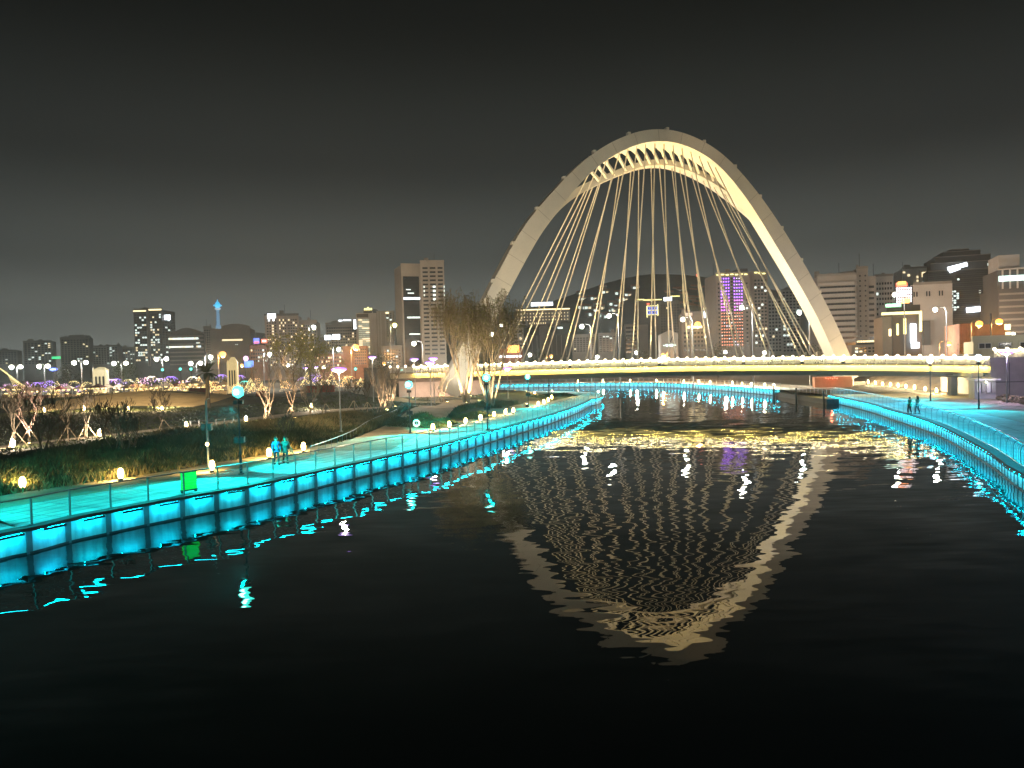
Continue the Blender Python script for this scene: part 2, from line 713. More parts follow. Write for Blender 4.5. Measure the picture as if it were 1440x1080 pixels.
def light_meshes(L, em):
    h = MB().box((0, .02, 0), (L, .05, .10)).mesh('light_housing', m_dark)
    # the lens looks back at the wall and down
    e = MB().quad((-L / 2, -.085, .035), (L / 2, -.085, .035), (L / 2, -.009, -.048), (-L / 2, -.009, -.048)).mesh('light_lens', em)
    return h, e


def quay(label, line, bay, side, skip=None, lamp_len=.56, pw=.13, pd=.06):
    root = thing('quay_wall', label, 'quay wall')
    wall_body(line, side, root)
    pts = resample(line, bay)
    n = normals2(pts)
    kinds = [light_meshes(bay * lamp_len, e) for e in (e_wall, e_wall_b, e_wall_c)]
    rr = random.Random(4)
    pile = MB().box((0, 0, -.1), (bay * pw, pd, 2.1)).mesh('pile', m_pile)
    for i in range(len(pts) - 1):
        a, b_ = pts[i], pts[i + 1]
        mid = (a + b_) / 2
        if skip and skip(mid):
            continue
        out = -n[i] * side
        d = b_ - a
        ang = math.atan2(out.y, out.x) - math.pi / 2   # local y looks out over the water
        put('pile', pile, root, (a.x + out.x * .02, a.y + out.y * .02, 0), ang)
        hm, em = kinds[rr.choice((0, 0, 1, 2))]
        h = put('light_housing', hm, root, (mid.x + out.x * .36, mid.y + out.y * .36, .91), ang)
        put('light_lens', em, h, (0, -.004, 0))
    return root


# the lens sits on the inner face of its housing: the housing starts at y = -.005, the lens just behind it
vis_left = [p for p in LEFT if 10 < p.y]
quay('long curved quay wall of the left bank lit cyan in bays above the water', vis_left, 1.85, 1, lambda p: p.y < 14 or (p.y > 164 and p.x < -12))
vis_right = [p for p in RIGHT if p.y > 8]
quay('curved quay wall of the right bank lit cyan beside the landing stage', vis_right, .95, -1, lambda p: p.y < 20, .72, .06, .04)
quay('far cyan lit quay wall crossing behind the canal under the bridge', FAR, 1.5, -1, lambda p: p.x < -14, .62, .12, .12)


def railing(label, line, inset, side, post_step, style, em, group=None, skip=None):
    root = thing('railing', label, 'railing')
    n = normals2(line)
    ln = [p + n[i] * inset * side for i, p in enumerate(line)]
    ln = [p for p in ln if not (skip and skip(p))]
    posts = resample(ln, post_step)
    z0 = WALK + .03
    out_posts = []
    if style == 'wire':
        pm = MB().box((0, 0, .55), (.05, .075, 1.10)).box((0, 0, .01), (.16, .16, .03)).mesh('post', m_steel)
        for i, p in enumerate(posts):
            a = posts[max(i - 1, 0)]
            b_ = posts[min(i + 1, len(posts) - 1)]
            put('post', pm, root, (p.x, p.y, z0), math.atan2(b_.y - a.y, b_.x - a.x))
        for k in range(6):
            MB().tube([Vector((p.x, p.y, z0 + .16 + .145 * k)) for p in posts], .008, 4).build('cable', m_steel, root)
    else:
        # crook-headed balusters leaning in over the walk at the top
        bm_ = MB().tube([(0, 0, .05), (0, 0, .78), (0, .04, .95), (0, .14, 1.06), (0, .22, 1.08)], .014, 5).mesh('baluster', m_steel)
        pm = MB().tube([(0, 0, 0), (0, 0, .80), (0, .04, .97), (0, .15, 1.09), (0, .26, 1.11)], .032, 6).mesh('post', m_steel)
        bal = resample(ln, post_step / 4)
        nn = normals2(bal)
        cnt = 0
        for i, p in enumerate(bal):
            q = nn[i] * side
            ang = math.atan2(q.y, q.x) - math.pi / 2
            put('post' if i % 4 == 0 else 'baluster', pm if i % 4 == 0 else bm_, root, (p.x, p.y, z0), ang)
        lo = [Vector((p.x, p.y, z0 + .07)) for p in posts]
        MB().tube(lo, .02, 5).build('bottom_rail', m_steel, root)
    # handrail: a flat section with lengths of light let into its underside
    nn = normals2(posts)
    off = .0 if style == 'wire' else .22
    hr = [Vector((p.x, p.y, z0 + 1.12)) + nn[i] * off * side for i, p in enumerate(posts)]
    mb = MB()
    for a, b_ in zip(hr, hr[1:]):
        mb.bar(a, b_, .085, .05)
    mb.build('handrail', m_steel, root)
    L = post_step * .62
    lens = MB().quad((-L / 2, .04, -.032), (L / 2, .04, -.032), (L / 2, -.04, -.030), (-L / 2, -.04, -.030)).mesh('rail_light', em)
    for i in range(len(hr) - 1):
        a, b_ = hr[i], hr[i + 1]
        mid = (a + b_) / 2
        q = nn[i] * side
        ang = math.atan2(q.y, q.x) - math.pi / 2
        put('rail_light', lens, root, mid, ang)
    return root


railing('thin post and cable railing along the edge of the left cyan promenade', vis_left, .12, 1, 1.85, 'wire', e_rail, skip=lambda p: p.y < 16 or (p.y > 150 and p.x < 8))
railing('crook headed baluster railing along the edge of the right promenade', vis_right, .12, -1, 2.0, 'crook', e_rail_r, skip=lambda p: p.y < 22)
railing('distant railing on the far quay wall below the bridge', FAR, .12, -1, 2.0, 'wire', e_rail_r, skip=lambda p: p.x < -14)

# ------------------------------------------------------------------ landing stage between the far wall and the right bank
pa, pb = G(1094, 552.5, .55), G(1166, 563, .55)
ang = math.atan2(pb.y - pa.y, pb.x - pa.x)
dk = thing('landing_stage', 'long low dark floating landing stage moored at the right bank', 'landing stage', ((pa.x + pb.x) / 2, (pa.y + pb.y) / 2, 0), ang)
Lk = (pb - pa).length + 1.0
MB().box((0, .9, .28), (Lk, 2.8, .85)).build('pontoon', m_dark, dk)
MB().box((0, .9, .735), (Lk - .1, 2.6, .06)).build('deck', m_dconc, dk)
for k in range(3):
    MB().tube([(-Lk / 2 + .6 + k * (Lk - 1.2) / 2, -.72, -1), (-Lk / 2 + .6 + k * (Lk - 1.2) / 2, -.72, 1.9)], .15, 8).build('pile', m_dark, dk)
mb = MB()
ns = 14
for k in range(ns + 1):
    MB().box((-Lk / 2 + .2 + k * (Lk - .4) / ns, 2.1, 1.3), (.05, .05, 1.1)).build('post', m_steel, dk)
MB().box((0, 2.1, 1.87), (Lk - .3, .07, .05)).build('handrail', m_steel, dk)
# ================================================================== the arch bridge
e_fascia = emat('bridge_strip_light', (1.0, .74, .16), 290.0, True)
e_bead = emat('bridge_bead_light', (1.0, .80, .52), 6.0, False)
e_rstrip = emat('bridge_rail_light', (1.0, .82, .40), 115.0, True)
m_arch = mat('arch_paint', (.74, .70, .62), .5, .04, .5, .0)
m_girder = mat('girder_steel', (.17, .15, .13), .6, .15, .7)
m_deck = mat('bridge_asphalt', (.07, .07, .07), .9, .2, .8)

bridge = thing('arch_bridge', 'pale steel arch bridge lit warm yellow with a splayed double rib and fanned cables', 'bridge')


def DP(px, Y, z):
    a = A(px, 505, Y)
    return Vector((a.x, Y, z))


edge = [(-22, 137.5, 5.78), tuple(DP(640, 134.5, 5.85)), tuple(DP(760, 130, 5.92)), tuple(DP(860, 128.5, 5.95)), tuple(DP(960, 125.5, 5.92)), tuple(DP(1060, 121, 5.78)),
        tuple(DP(1160, 115, 5.62)), tuple(DP(1260, 108, 5.45)), tuple(DP(1340, 102, 5.25)), tuple(DP(1398, 97.6, 5.12))]
EDGE = resample(smoothline([Vector(p) for p in edge], 3), 1.5)
NE = normals2(EDGE)                       # away from the camera
DECK_W = 19.0


def drow(d, z):
    return [p + NE[i] * d + Vector((0, 0, z)) for i, p in enumerate(EDGE)]


def section(name, pts, m, smooth=False):
    """pull a closed section of (offset, height) along the deck"""
    rows = [drow(d, z) for d, z in pts]
    rows.append(rows[0])
    mb = MB()
    for a, b_ in zip(rows, rows[1:]):
        mb.strip(a, b_)
    return mb.build(name, m, bridge)


section('deck', [(.3, -.02), (.3, -.30), (DECK_W - .3, -.30), (DECK_W - .3, -.02)], m_deck)
section('fascia', [(-.02, -.92), (.28, -.92), (.28, .04), (-.02, .04)], m_cream)
section('fascia', [(DECK_W - .28, -.92), (DECK_W + .02, -.92), (DECK_W + .02, .04), (DECK_W - .28, .04)], m_cream)
section('kerb_lip', [(-.42, .02), (-.42, .10), (.30, .10), (.30, .045)], m_cream)
# stepped soffit with running girders under the deck
section('box_girder', [(4.0, -1.75), (DECK_W - 4.0, -1.75), (DECK_W - 2.2, -.305), (2.2, -.305)], m_girder)
for d, z in ((.55, -1.05), (1.15, -1.32), (1.85, -1.58)):
    section('service_pipe', [(d, z - .10), (d + .18, z - .10), (d + .18, z + .10), (d, z + .10)], m_girder)
for i in range(2, len(EDGE) - 1, 2):
    a = EDGE[i]
    MB().bar(a + NE[i] * .35 + Vector((0, 0, -.62)), a + NE[i] * 4.1 + Vector((0, 0, -1.45)), .16, .5).build('bracket', m_girder, bridge)

# lengths of light under the lip wash the fascia; railing with a bead of light on every post
bay = 1.5
hmesh = MB().box((0, 0, .02), (1.36, .07, .05)).mesh('fascia_light', m_dark)
lmesh = MB().quad((-.66, -.03, -.006), (.66, -.03, -.006), (.66, .034, -.007), (-.66, .034, -.007)).mesh('lens', e_fascia)
pmesh = MB().box((0, 0, .5), (.09, .10, 1.0)).mesh('rail_post', m_white)
panel_a = MB()
for k in range(9):
    panel_a.box((-.6 + k * .15, 0, .5), (.085, .03, .78))
panel_a.box((0, 0, .1), (1.36, .04, .05)).box((0, 0, .9), (1.36, .04, .05))
panel_b = MB()
for k in range(3):
    panel_b.bar((-.6 + k * .4, 0, .15), (-.2 + k * .4, 0, .85), .09, .04, (0, 1, 0)).bar((-.6 + k * .4, 0, .85), (-.2 + k * .4, 0, .15), .09, .034, (0, 1, 0)).box((-.6 + k * .4, 0, .5), (.07, .03, .78))
panel_b.box((0, 0, .1), (1.36, .04, .05)).box((0, 0, .9), (1.36, .04, .05))
pa_m = panel_a.mesh('rail_panel', m_white)
pb_m = panel_b.mesh('rail_panel', m_white)
bead = MB().ball((0, 0, 0), .23, 8).mesh('rail_bead_light', e_bead)
fb = MB().box((0, 0, .5), (.08, .08, 1.0)).box((.75, 0, 1.0), (1.5, .07, .06)).box((.75, 0, .55), (1.5, .05, .05)).box((.75, 0, .2), (1.5, .05, .05)).mesh('far_rail', m_white)
rs_m = MB().quad((-.66, -.16, -.002), (.66, -.16, -.002), (.66, -.065, -.002), (-.66, -.065, -.002)).mesh('rail_light', e_rstrip)  # added strip, hidden under the top rail, that brightens the panels below it
bd = []
for i in range(len(EDGE) - 1):
    a, b_ = EDGE[i], EDGE[i + 1]
    d = b_ - a
    ang = math.atan2(d.y, d.x)
    mid = (a + b_) / 2
    vis = a.x > -19
    h = put('fascia_light', hmesh, bridge, mid + NE[i] * -.30 + Vector((0, 0, -.03)), ang)
    if vis:
        put('lens', lmesh, h)
    if vis:
        put('rail_light', rs_m, bridge, mid + Vector((0, 0, 1.09)), ang)
    put('rail_post', pmesh, bridge, a + Vector((0, 0, .10)), ang)
    put('rail_panel', pb_m if (i * 7 % 5) in (1, 3) else pa_m, bridge, mid + Vector((0, 0, .12)), ang)
    put('rail_bead_light', bead, bridge, a + Vector((0, 0, 1.26)))
    put('far_rail', fb, bridge, a + NE[i] * (DECK_W - .15) + Vector((0, 0, .05)), ang)
tr = [p + Vector((0, 0, 1.12)) for p in EDGE]
mb = MB()
for a, b_ in zip(tr, tr[1:]):
    mb.bar(a, b_, .12, .07)
mb.build('top_rail', m_white, bridge)

# ------------------------------------------------------------------ the arch
FL = A(632, 551, 124.0)
FR = Vector((A(1186, 503, 146.0).x, 146.0, 0))
axis = Vector((FR.x - FL.x, FR.y - FL.y, 0)).normalized()
pn = Vector((-axis.y, axis.x, 0))                         # plan normal, away from the camera
BACK = Vector((.18, .98, 0)).normalized()


def in_plane(px, py):
    d = ray(px, py)
    o = Vector((0, 0, CAM_Z))
    t = (FL - o).dot(pn) / d.dot(pn)
    return o + d * t


ribA_px = [(632, 553), (648, 519), (662, 489), (697, 417), (743, 330), (777, 287), (816, 242), (853, 213), (890, 195.5), (918, 189.5), (950, 191), (987, 205), (1020, 229), (1054, 269), (1085, 314.5),
           (1126, 382), (1157, 438), (1181, 490), (1190, 512), (1200, 538)]
A_pts = smoothline([in_plane(x, y) for x, y in ribA_px], 3)
A_pts = resample(A_pts, .9)
NA = len(A_pts)
zc = max(p.z for p in A_pts)
tA = [i / (NA - 1) for i in range(NA)]


def bulge(p):
    return float(sstep(32.5, zc - .5, p.z))


B_pts = [p + BACK * (3.05 + 9.6 * bulge(p)) + Vector((0, 0, -1.5 * bulge(p))) for p in A_pts]


def rib(name, pts, thick, depth, m):
    """box section pulled along pts; thick and depth are functions of the height"""
    mb = MB()
    n = len(pts)
    rows = [[], [], [], []]
    for i, p in enumerate(pts):
        a = pts[max(i - 1, 0)]
        b_ = pts[min(i + 1, n - 1)]
        t = (b_ - a).normalized()
        side = (pn - t * pn.dot(t)).normalized()
        outn = side.cross(t).normalized()
        if outn.z < 0:
            outn = -outn
        th, dp = thick(p), depth(p)
        rows[0].append(p + outn * th / 2)
        rows[1].append(p - outn * th / 2)
        rows[2].append(p - outn * th / 2 + side * dp)
        rows[3].append(p + outn * th / 2 + side * dp)
    for a, b_ in zip(rows, rows[1:] + rows[:1]):
        mb.strip(a, b_)
    return mb.build(name, m, bridge)


ribA = rib('front_rib', A_pts, lambda p: 2.1 + 1.0 * float(sstep(zc, zc - 20, p.z)), lambda p: 3.0 + 1.1 * float(sstep(zc - 12, zc - 3, p.z)), m_arch)
ribB = rib('rear_rib', B_pts, lambda p: 1.05 + 1.0 * float(sstep(zc - 2, zc - 22, p.z)), lambda p: 2.6, m_arch)
ribA.data.materials[0] = m_arch
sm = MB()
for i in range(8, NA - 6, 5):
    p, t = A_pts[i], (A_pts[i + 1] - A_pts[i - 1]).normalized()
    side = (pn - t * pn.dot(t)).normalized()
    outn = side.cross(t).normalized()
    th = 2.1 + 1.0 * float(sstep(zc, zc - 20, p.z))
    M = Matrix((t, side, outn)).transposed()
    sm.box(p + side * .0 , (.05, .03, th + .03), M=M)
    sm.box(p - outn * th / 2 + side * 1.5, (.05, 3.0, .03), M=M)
sm.build('weld_seams', mat('dark_seam', (.36, .33, .28), .6, .1, 1.0), bridge)  # thin bands in a darker tone than the arch paint
# small lugs along the back of the front rib
lug = MB().box((0, 0, .2), (.5, .9, .5)).mesh('lug', m_arch)
for i in range(14, NA - 14, 8):
    p = A_pts[i]
    t = (A_pts[i + 1] - A_pts[i - 1]).normalized()
    o_ = t.cross(pn)
    o_ = o_ if o_.z > 0 else -o_
    put('lug', lug, bridge, p + o_ * ((2.1 + 1.0 * float(sstep(zc, zc - 20, p.z))) / 2) + pn * .5, math.atan2(axis.y, axis.x))


def top_at(pts, px):
    """the point of a rib that shows at pixel column px (upper part only)"""
    best, bd_ = None, 1e9
    R = CAM_M.to_3x3().transposed()
    for i, p in enumerate(pts):
        q = R @ (p - Vector((0, 0, CAM_Z)))
        x = 720 + FPX * q.x / -q.z
        if p.z > 30 and abs(x - px) < bd_:
            best, bd_ = i, abs(x - px)
    return best


# cross struts, cables and their anchors
B_top = [826, 838, 850, 862, 875, 889, 903, 918, 933, 947, 962, 978, 993, 1008, 1025]
bot = [701, 731, 765, 799, 834, 865, 890, 916, 944, 968, 1002, 1043, 1086, 1124, 1145]
DC = drow(6.2, .06)
R3 = CAM_M.to_3x3().transposed()


def px_of(p):
    q = R3 @ (p - Vector((0, 0, CAM_Z)))
    return 720 + FPX * q.x / -q.z


m_cable = mat('cable_sheath', (.86, .80, .66), .5, .04, 1.0)
anchor = MB().box((0, 0, .25), (.8, .8, .5)).lathe([(.30, .5), (.20, 1.1), (.13, 1.9)], 8).mesh('cable_anchor', m_arch)
ANCH = []
for k, (bx, tx) in enumerate(zip(bot, B_top)):
    j = min(range(len(DC)), key=lambda i: abs(px_of(DC[i]) - bx))
    base = DC[j]
    ANCH.append(base)
    iB = top_at(B_pts, tx)
    # front rib cable springs from the same station of the front rib
    iA = top_at(A_pts, 836 + k * 12.6)
    tB = B_pts[iB] + pn * 1.3 + Vector((0, 0, -.6))
    tAp = A_pts[iA] + pn * 1.5 + Vector((0, 0, -.95))
    put('cable_anchor', anchor, bridge, base + Vector((.55, .2, 0)))
    put('cable_anchor', anchor, bridge, base + Vector((-.55, -.2, 0)))
    MB().tube([base + Vector((.55, .2, 1.2)), tB], .105, 6).build('cable', m_cable, bridge)
    MB().tube([base + Vector((-.55, -.2, 1.2)), tAp], .105, 6).build('cable', m_cable, bridge)
    for s_, e_ in ((base + Vector((.55, .2, 1.2)), tB), (base + Vector((-.55, -.2, 1.2)), tAp)):
        dd = (e_ - s_).normalized()
        if k in (9, 10, 11, 12):
            MB().tube([s_ + dd * 9, s_ + dd * 9.4, s_ + dd * 13, s_ + dd * 13.4], [.11, .2, .2, .11], 8).build('cable_damper', m_cable, bridge)
    # strut: deep at the front rib, tapering back to the rear rib
    a0 = A_pts[iA] + pn * 3.9 + Vector((0, 0, .1))
    b0 = B_pts[iA] + Vector((0, 0, .1))
    if (b0 - a0).length > 1.5:
        mb = MB()
        w0, w1, h0, h1 = 1.95, .5, 1.5, .5
        vs = []
        for q, w, h in ((a0, w0, h0), (a0.lerp(b0, .45), w1, h1), (b0, w1, h1 * 1.4)):
            for sx, sz in ((-1, -1), (1, -1), (1, 1), (-1, 1)):
                vs.append(q + axis * sx * w / 2 + Vector((0, 0, sz * h / 2)))
        fs = []
        for r in range(2):
            for c_ in range(4):
                fs.append((r * 4 + c_, r * 4 + (c_ + 1) % 4, r * 4 + 4 + (c_ + 1) % 4, r * 4 + 4 + c_))
        fs += [(3, 2, 1, 0), (8, 9, 10, 11)]
        mb.add(vs, fs)
        mb.build('cross_strut', m_arch, bridge)

# feet: plinths on the ground
for f, dpt in ((A_pts[0], 7.5), (A_pts[-1], 7.5)):
    MB().box((f.x + pn.x * 2.8, f.y + pn.y * 2.8, .9), (4.6, dpt, 1.6), rz=math.atan2(axis.y, axis.x)).build('plinth', m_conc, bridge)

# floodlights on the deck and by the feet shine up at the arch and cables
e_flood = emat('flood_glass', (1.0, .80, .42), 14.0, False)
fl_h = MB().box((0, 0, .28), (.42, .30, .32)).box((0, 0, .06), (.5, .4, .12)).mesh('floodlight', m_dark)
fl_g = MB().box((0, 0, .46), (.36, .24, .03)).mesh('lens', e_flood)
YEL = (1.0, .70, .26)
PEACH = (1.0, .66, .38)
BEIGE = (1.0, .84, .62)


def flood(pos, aim, col, power, cone, blend=.6):
    h = put('floodlight', fl_h, bridge, pos)
    put('lens', fl_g, h)
    lamp_light('flood_beam', 'SPOT', h, (0, 0, .6), col, power, .15, Vector(aim) - (Vector(pos) + Vector((0, 0, .6))), math.radians(cone), blend)


def dk(i, d, z=.1):
    i = max(0, min(len(EDGE) - 1, i))
    return EDGE[i] + NE[i] * d + Vector((0, 0, z))


def idx(px):
    return min(range(len(EDGE)), key=lambda i: abs(px_of(EDGE[i]) - px))


FK = 1.0
crown = max(A_pts, key=lambda p: p.z)
YEL = (1.0, .72, .10)
PEACH = (1.0, .66, .38)
BEIGE = (1.0, .90, .70)


def under(u, back=2.0):
    """a place on the deck below the arch, u from the left foot to the right foot, kept on the roadway"""
    q = FL.lerp(FR, u) + BACK * back
    j = min(range(len(EDGE)), key=lambda i: abs(EDGE[i].x + NE[i].x * 9 - q.x) + 0 * i)
    e, n_ = EDGE[j], NE[j]
    d = max(.6, min(DECK_W - .6, (Vector((q.x, q.y, 0)) - Vector((e.x, e.y, 0))).dot(n_)))
    return e + n_ * d + Vector((0, 0, .05))


# up the soffits from below the arch
for u, t_, pw in ((.26, .38, 11000), (.34, .43, 12000), (.42, .48, 12500), (.48, .52, 12500), (.54, .57, 12000), (.60, .62, 11500)):
    flood(under(u, 3.4), A_pts[int(t_ * (NA - 1))] + BACK * 3.0, YEL, pw * FK, 46)
# up the inner face of the right leg
for u, t_, pw in ((.58, .72, 11500), (.60, .80, 9500), (.62, .88, 7500)):
    flood(under(u, 3.4), A_pts[int(t_ * (NA - 1))] + BACK * 2.8, YEL, pw * FK, 34)
# wide lights on the near side of the roadway catch the cables
for px_, pw in ((740, 7000), (820, 7000), (900, 7000), (980, 7000), (1060, 7000), (1120, 7000)):
    i = idx(px_)
    flood(EDGE[i] + NE[i] * 2.2 + Vector((0, 0, .1)), EDGE[i] + NE[i] * 6 + Vector((0, 0, 20)), (1.0, .76, .36), pw * FK, 100)
# front of the rear rib, from just ahead of the soffit lights
for u, t_, pw in ((.36, .42, 19000), (.5, .53, 21000), (.62, .62, 19000)):
    flood(under(u, -2.0), B_pts[int(t_ * (NA - 1))], PEACH, pw * FK, 44)
# the near faces, from the near edge of the deck and the bank
for px_, t_, col, pw in ((800, .36, BEIGE, 8000), (925, .5, BEIGE, 11000), (1040, .66, PEACH, 30000), (1130, .8, PEACH, 27000), (1190, .92, PEACH, 14000)):
    i = idx(px_)
    p = EDGE[i] - NE[i] * .38 + Vector((0, 0, .12))
    flood(p, A_pts[int(t_ * (NA - 1))], col, pw * FK, 52)
for q, t_, pw in ((Vector((-4, 112, 1.9)), .06, 6500), (Vector((2, 103, 1.15)), .24, 14000)):
    q.z = hz(q) + .02
    flood(q, A_pts[int(t_ * (NA - 1))], BEIGE, pw * FK, 50)

# ------------------------------------------------------------------ the abutment on the right
E1 = EDGE[-1]
ab = thing('bridge_abutment', 'pale purple lit concrete abutment wall closing the right end of the bridge', 'abutment', (E1.x, E1.y, 0), math.atan2(-6, 30))
MB().box((16.0, 9, 3.1), (32, 18, 5.4)).build('wall', m_conc, ab)
MB().box((16.0, -.12, 5.9), (32.4, .5, .5)).build('parapet', m_conc, ab)
MB().box((16.0, -.06, 3.0), (32.0, .12, .12)).build('string_course', m_dconc, ab)
MB().box((5.6, -.04, 2.3), (1.3, .12, 2.3)).build('door', m_dark, ab)
for k in range(20):
    put('rail_panel', pa_m if k % 3 else pb_m, ab, (1.2 + 1.5 * k, -.1, 6.12))
    put('rail_light', rs_m, ab, (1.2 + 1.5 * k, -.1, 7.1))
    put('rail_post', pmesh, ab, (.45 + 1.5 * k, -.1, 6.12))
    put('rail_bead_light', bead, ab, (.45 + 1.5 * k, -.1, 7.25))
MB().box((15.5, -.1, 7.13), (31, .12, .07)).build('top_rail', m_white, ab)
for k in range(6):
    MB().box((2.2 + 4.8 * k, -.05, 3.0), (.08, .09, 5.0)).build('joint_strip', m_dconc, ab)
pier = thing('bridge_pier', 'pair of grey columns under the right end of the bridge deck', 'pier', (E1.x - 1.2, E1.y + 4.0, 0), 0)
MB().box((0, 0, 4.0), (1.4, 6.5, .5)).build('cap_beam', m_conc, pier)
for k in (-1, 1):
    MB().box((0, 2.4 * k, 2.35), (.9, .9, 2.8)).build('column', m_conc, pier)
# the left end of the deck rests on an abutment in the park
E0 = EDGE[0]
ab = thing('bridge_abutment', 'concrete abutment under the left end of the bridge behind the young trees', 'abutment', (E0.x - 1.4, E0.y + 9.3, 0), math.atan2(EDGE[1].y - E0.y, EDGE[1].x - E0.x))
MB().box((0, 0, 3.2), (2.6, 18.6, 6.0)).build('wall', m_dconc, ab)
MB().box((0, -9.2, 6.6), (2.6, .25, .8)).build('parapet', m_dconc, ab)
# ================================================================== lamps
TEAL = (.0, .78, .72)
PURP = (.40, .22, 1.0)
WARM = (1.0, .64, .18)
SODIUM = (1.0, .42, .08)
COOL = (.92, 1.0, .92)
WWHITE = (1.0, .95, .85)
e_teal = emat('teal_lamp_glass', (.05, 1.0, .82), 5.0)
e_tealw = emat('teal_lamp_core', (.5, 1.0, .95), 16.0)
e_pale = emat('pale_blue_lamp_glass', (.55, .85, 1.0), 6.0)
e_purp = emat('purple_lamp_glass', (.36, .16, 1.0), 3.2)
e_purpw = emat('purple_lamp_core', (.80, .62, 1.0), 9.0)
e_warm = emat('warm_lamp_glass', (1.0, .70, .24), 26.0)
e_street = emat('street_lamp_glass', (1.0, .97, .74), 14.0)
e_cool = emat('cool_street_lamp_glass', (.86, 1.0, .95), 14.0)
e_sod = emat('sodium_lamp_glass', (1.0, .42, .05), 2.4)


def ground_z(x, y):
    if -210 < x < 16 and y < 290:
        d = float(inland([(x, y)])[0])
        if d > 0:
            return WALK + .016 if d < 9.3 else hz((x, y)) + .01
    return WALK + .01


def park_lamp(label, px, pyb, pyt, kind, group=None, power=None, lean=0.0, speaker=True, D=None, col=None):
    """a slim post with a flower of light at the top; base at pixel (px, pyb), head at pyt"""
    p = G(px, pyb, 1.15) if D is None else A(px, pyb, D)
    for _ in range(3):
        z = ground_z(p.x, p.y)
        if D is None:
            p = G(px, pyb, z)
    p.z = z
    hgt = A(px, pyt, p.y).z - z
    root = thing('park_lamp', label, 'lamp', p, 0, group)
    MB().lathe([(.085, 0), (.085, .9), (.06, .95), (.045, hgt - .15)], 8).lathe([(.18, 0), (.18, .05)], 8).build('post', m_dark if kind != 'purple' else m_steel, root)
    r = .42
    if kind in ('teal', 'pale'):
        MB().lathe([(.05, hgt - .35), (.30, hgt - .2), (.34, hgt), (.26, hgt + .25), (.05, hgt + .34)], 8).build('lamp_shade', e_teal if kind == 'teal' else e_pale, root)
        MB().ball((0, -.30, hgt), .15, 8).build('bulb', e_tealw, root)
        # two projectors below the head throw the teal light on the deck
        if power is None or power > 0:
            pw = (power or 2600) * 2.7
            d = float(inland([(p.x, p.y)])[0])
            col = TEAL if kind == 'teal' else (.0, .62, .86)
            # the direction of the water from the post
            e = np.array([float(inland([(p.x + .5, p.y)])[0] - inland([(p.x - .5, p.y)])[0]), float(inland([(p.x, p.y + .5)])[0] - inland([(p.x, p.y - .5)])[0])])
            if p.x > 16:
                k = min(range(len(RIGHT)), key=lambda i: (RIGHT[i].x - p.x) ** 2 + (RIGHT[i].y - p.y) ** 2)
                e = np.array([p.x - RIGHT[k].x, p.y - RIGHT[k].y])
            e = -e / (np.hypot(*e) + 1e-9)
            tang = np.array([-e[1], e[0]])
            for s in (-1, 1):
                hd = MB().box((0, 0, 0), (.2, .2, .22)).build('projector', m_dark, root, loc=(tang[0] * s * .22, tang[1] * s * .22, hgt - .6))
                lamp_light('projector_beam', 'SPOT', hd, (tang[0] * s * .16, tang[1] * s * .16, -.16), col, pw, .05, Vector((e[0] * 1.7 + tang[0] * s * 5.0, e[1] * 1.7 + tang[1] * s * 5.0, -hgt + .6)), math.radians(92), .6)
    else:
        MB().lathe([(.06, hgt - .16), (.60, hgt + .02), (.66, hgt + .10), (.5, hgt + .2), (.05, hgt + .26)], 12).build('lamp_shade', e_purp, root)
        MB().lathe([(.05, hgt - .20), (.36, hgt - .10), (.40, hgt - .06)], 10).build('bulb', e_purpw, root)
        lamp_light('lamp_glow', 'POINT', root, (0, 0, hgt - .45), col or (1.0, .80, .56), power or 1400, .2)
    if speaker and kind == 'teal':
        for s in (-1, 1):
            MB().box((.17 * s, 0, hgt * .42), (.22, .26, .34)).build('speaker', m_dark, root)
    return root


park_lamp('nearest teal park lamp with speakers, glowing beside the bank of plants', 339, 667, 551, 'teal')
park_lamp('teal park lamp by the mouth of the branch path with a black box', 577, 609, 541, 'teal')
park_lamp('teal park lamp standing in front of the right willow trunk', 686, 604.5, 531, 'teal')
park_lamp('slim teal park lamp on the paved tip of the peninsula', 743, 572.5, 530, 'teal', power=1800)
park_lamp('small far teal park lamp where the peninsula walk turns back', 772, 553.5, 527, 'teal', power=1500)
park_lamp('pale blue park lamp on the right promenade nearer the camera', 1376.5, 575, 503, 'pale', speaker=False)
park_lamp('pale blue park lamp on the right promenade farther along', 1308.5, 564, 507, 'pale', speaker=False)
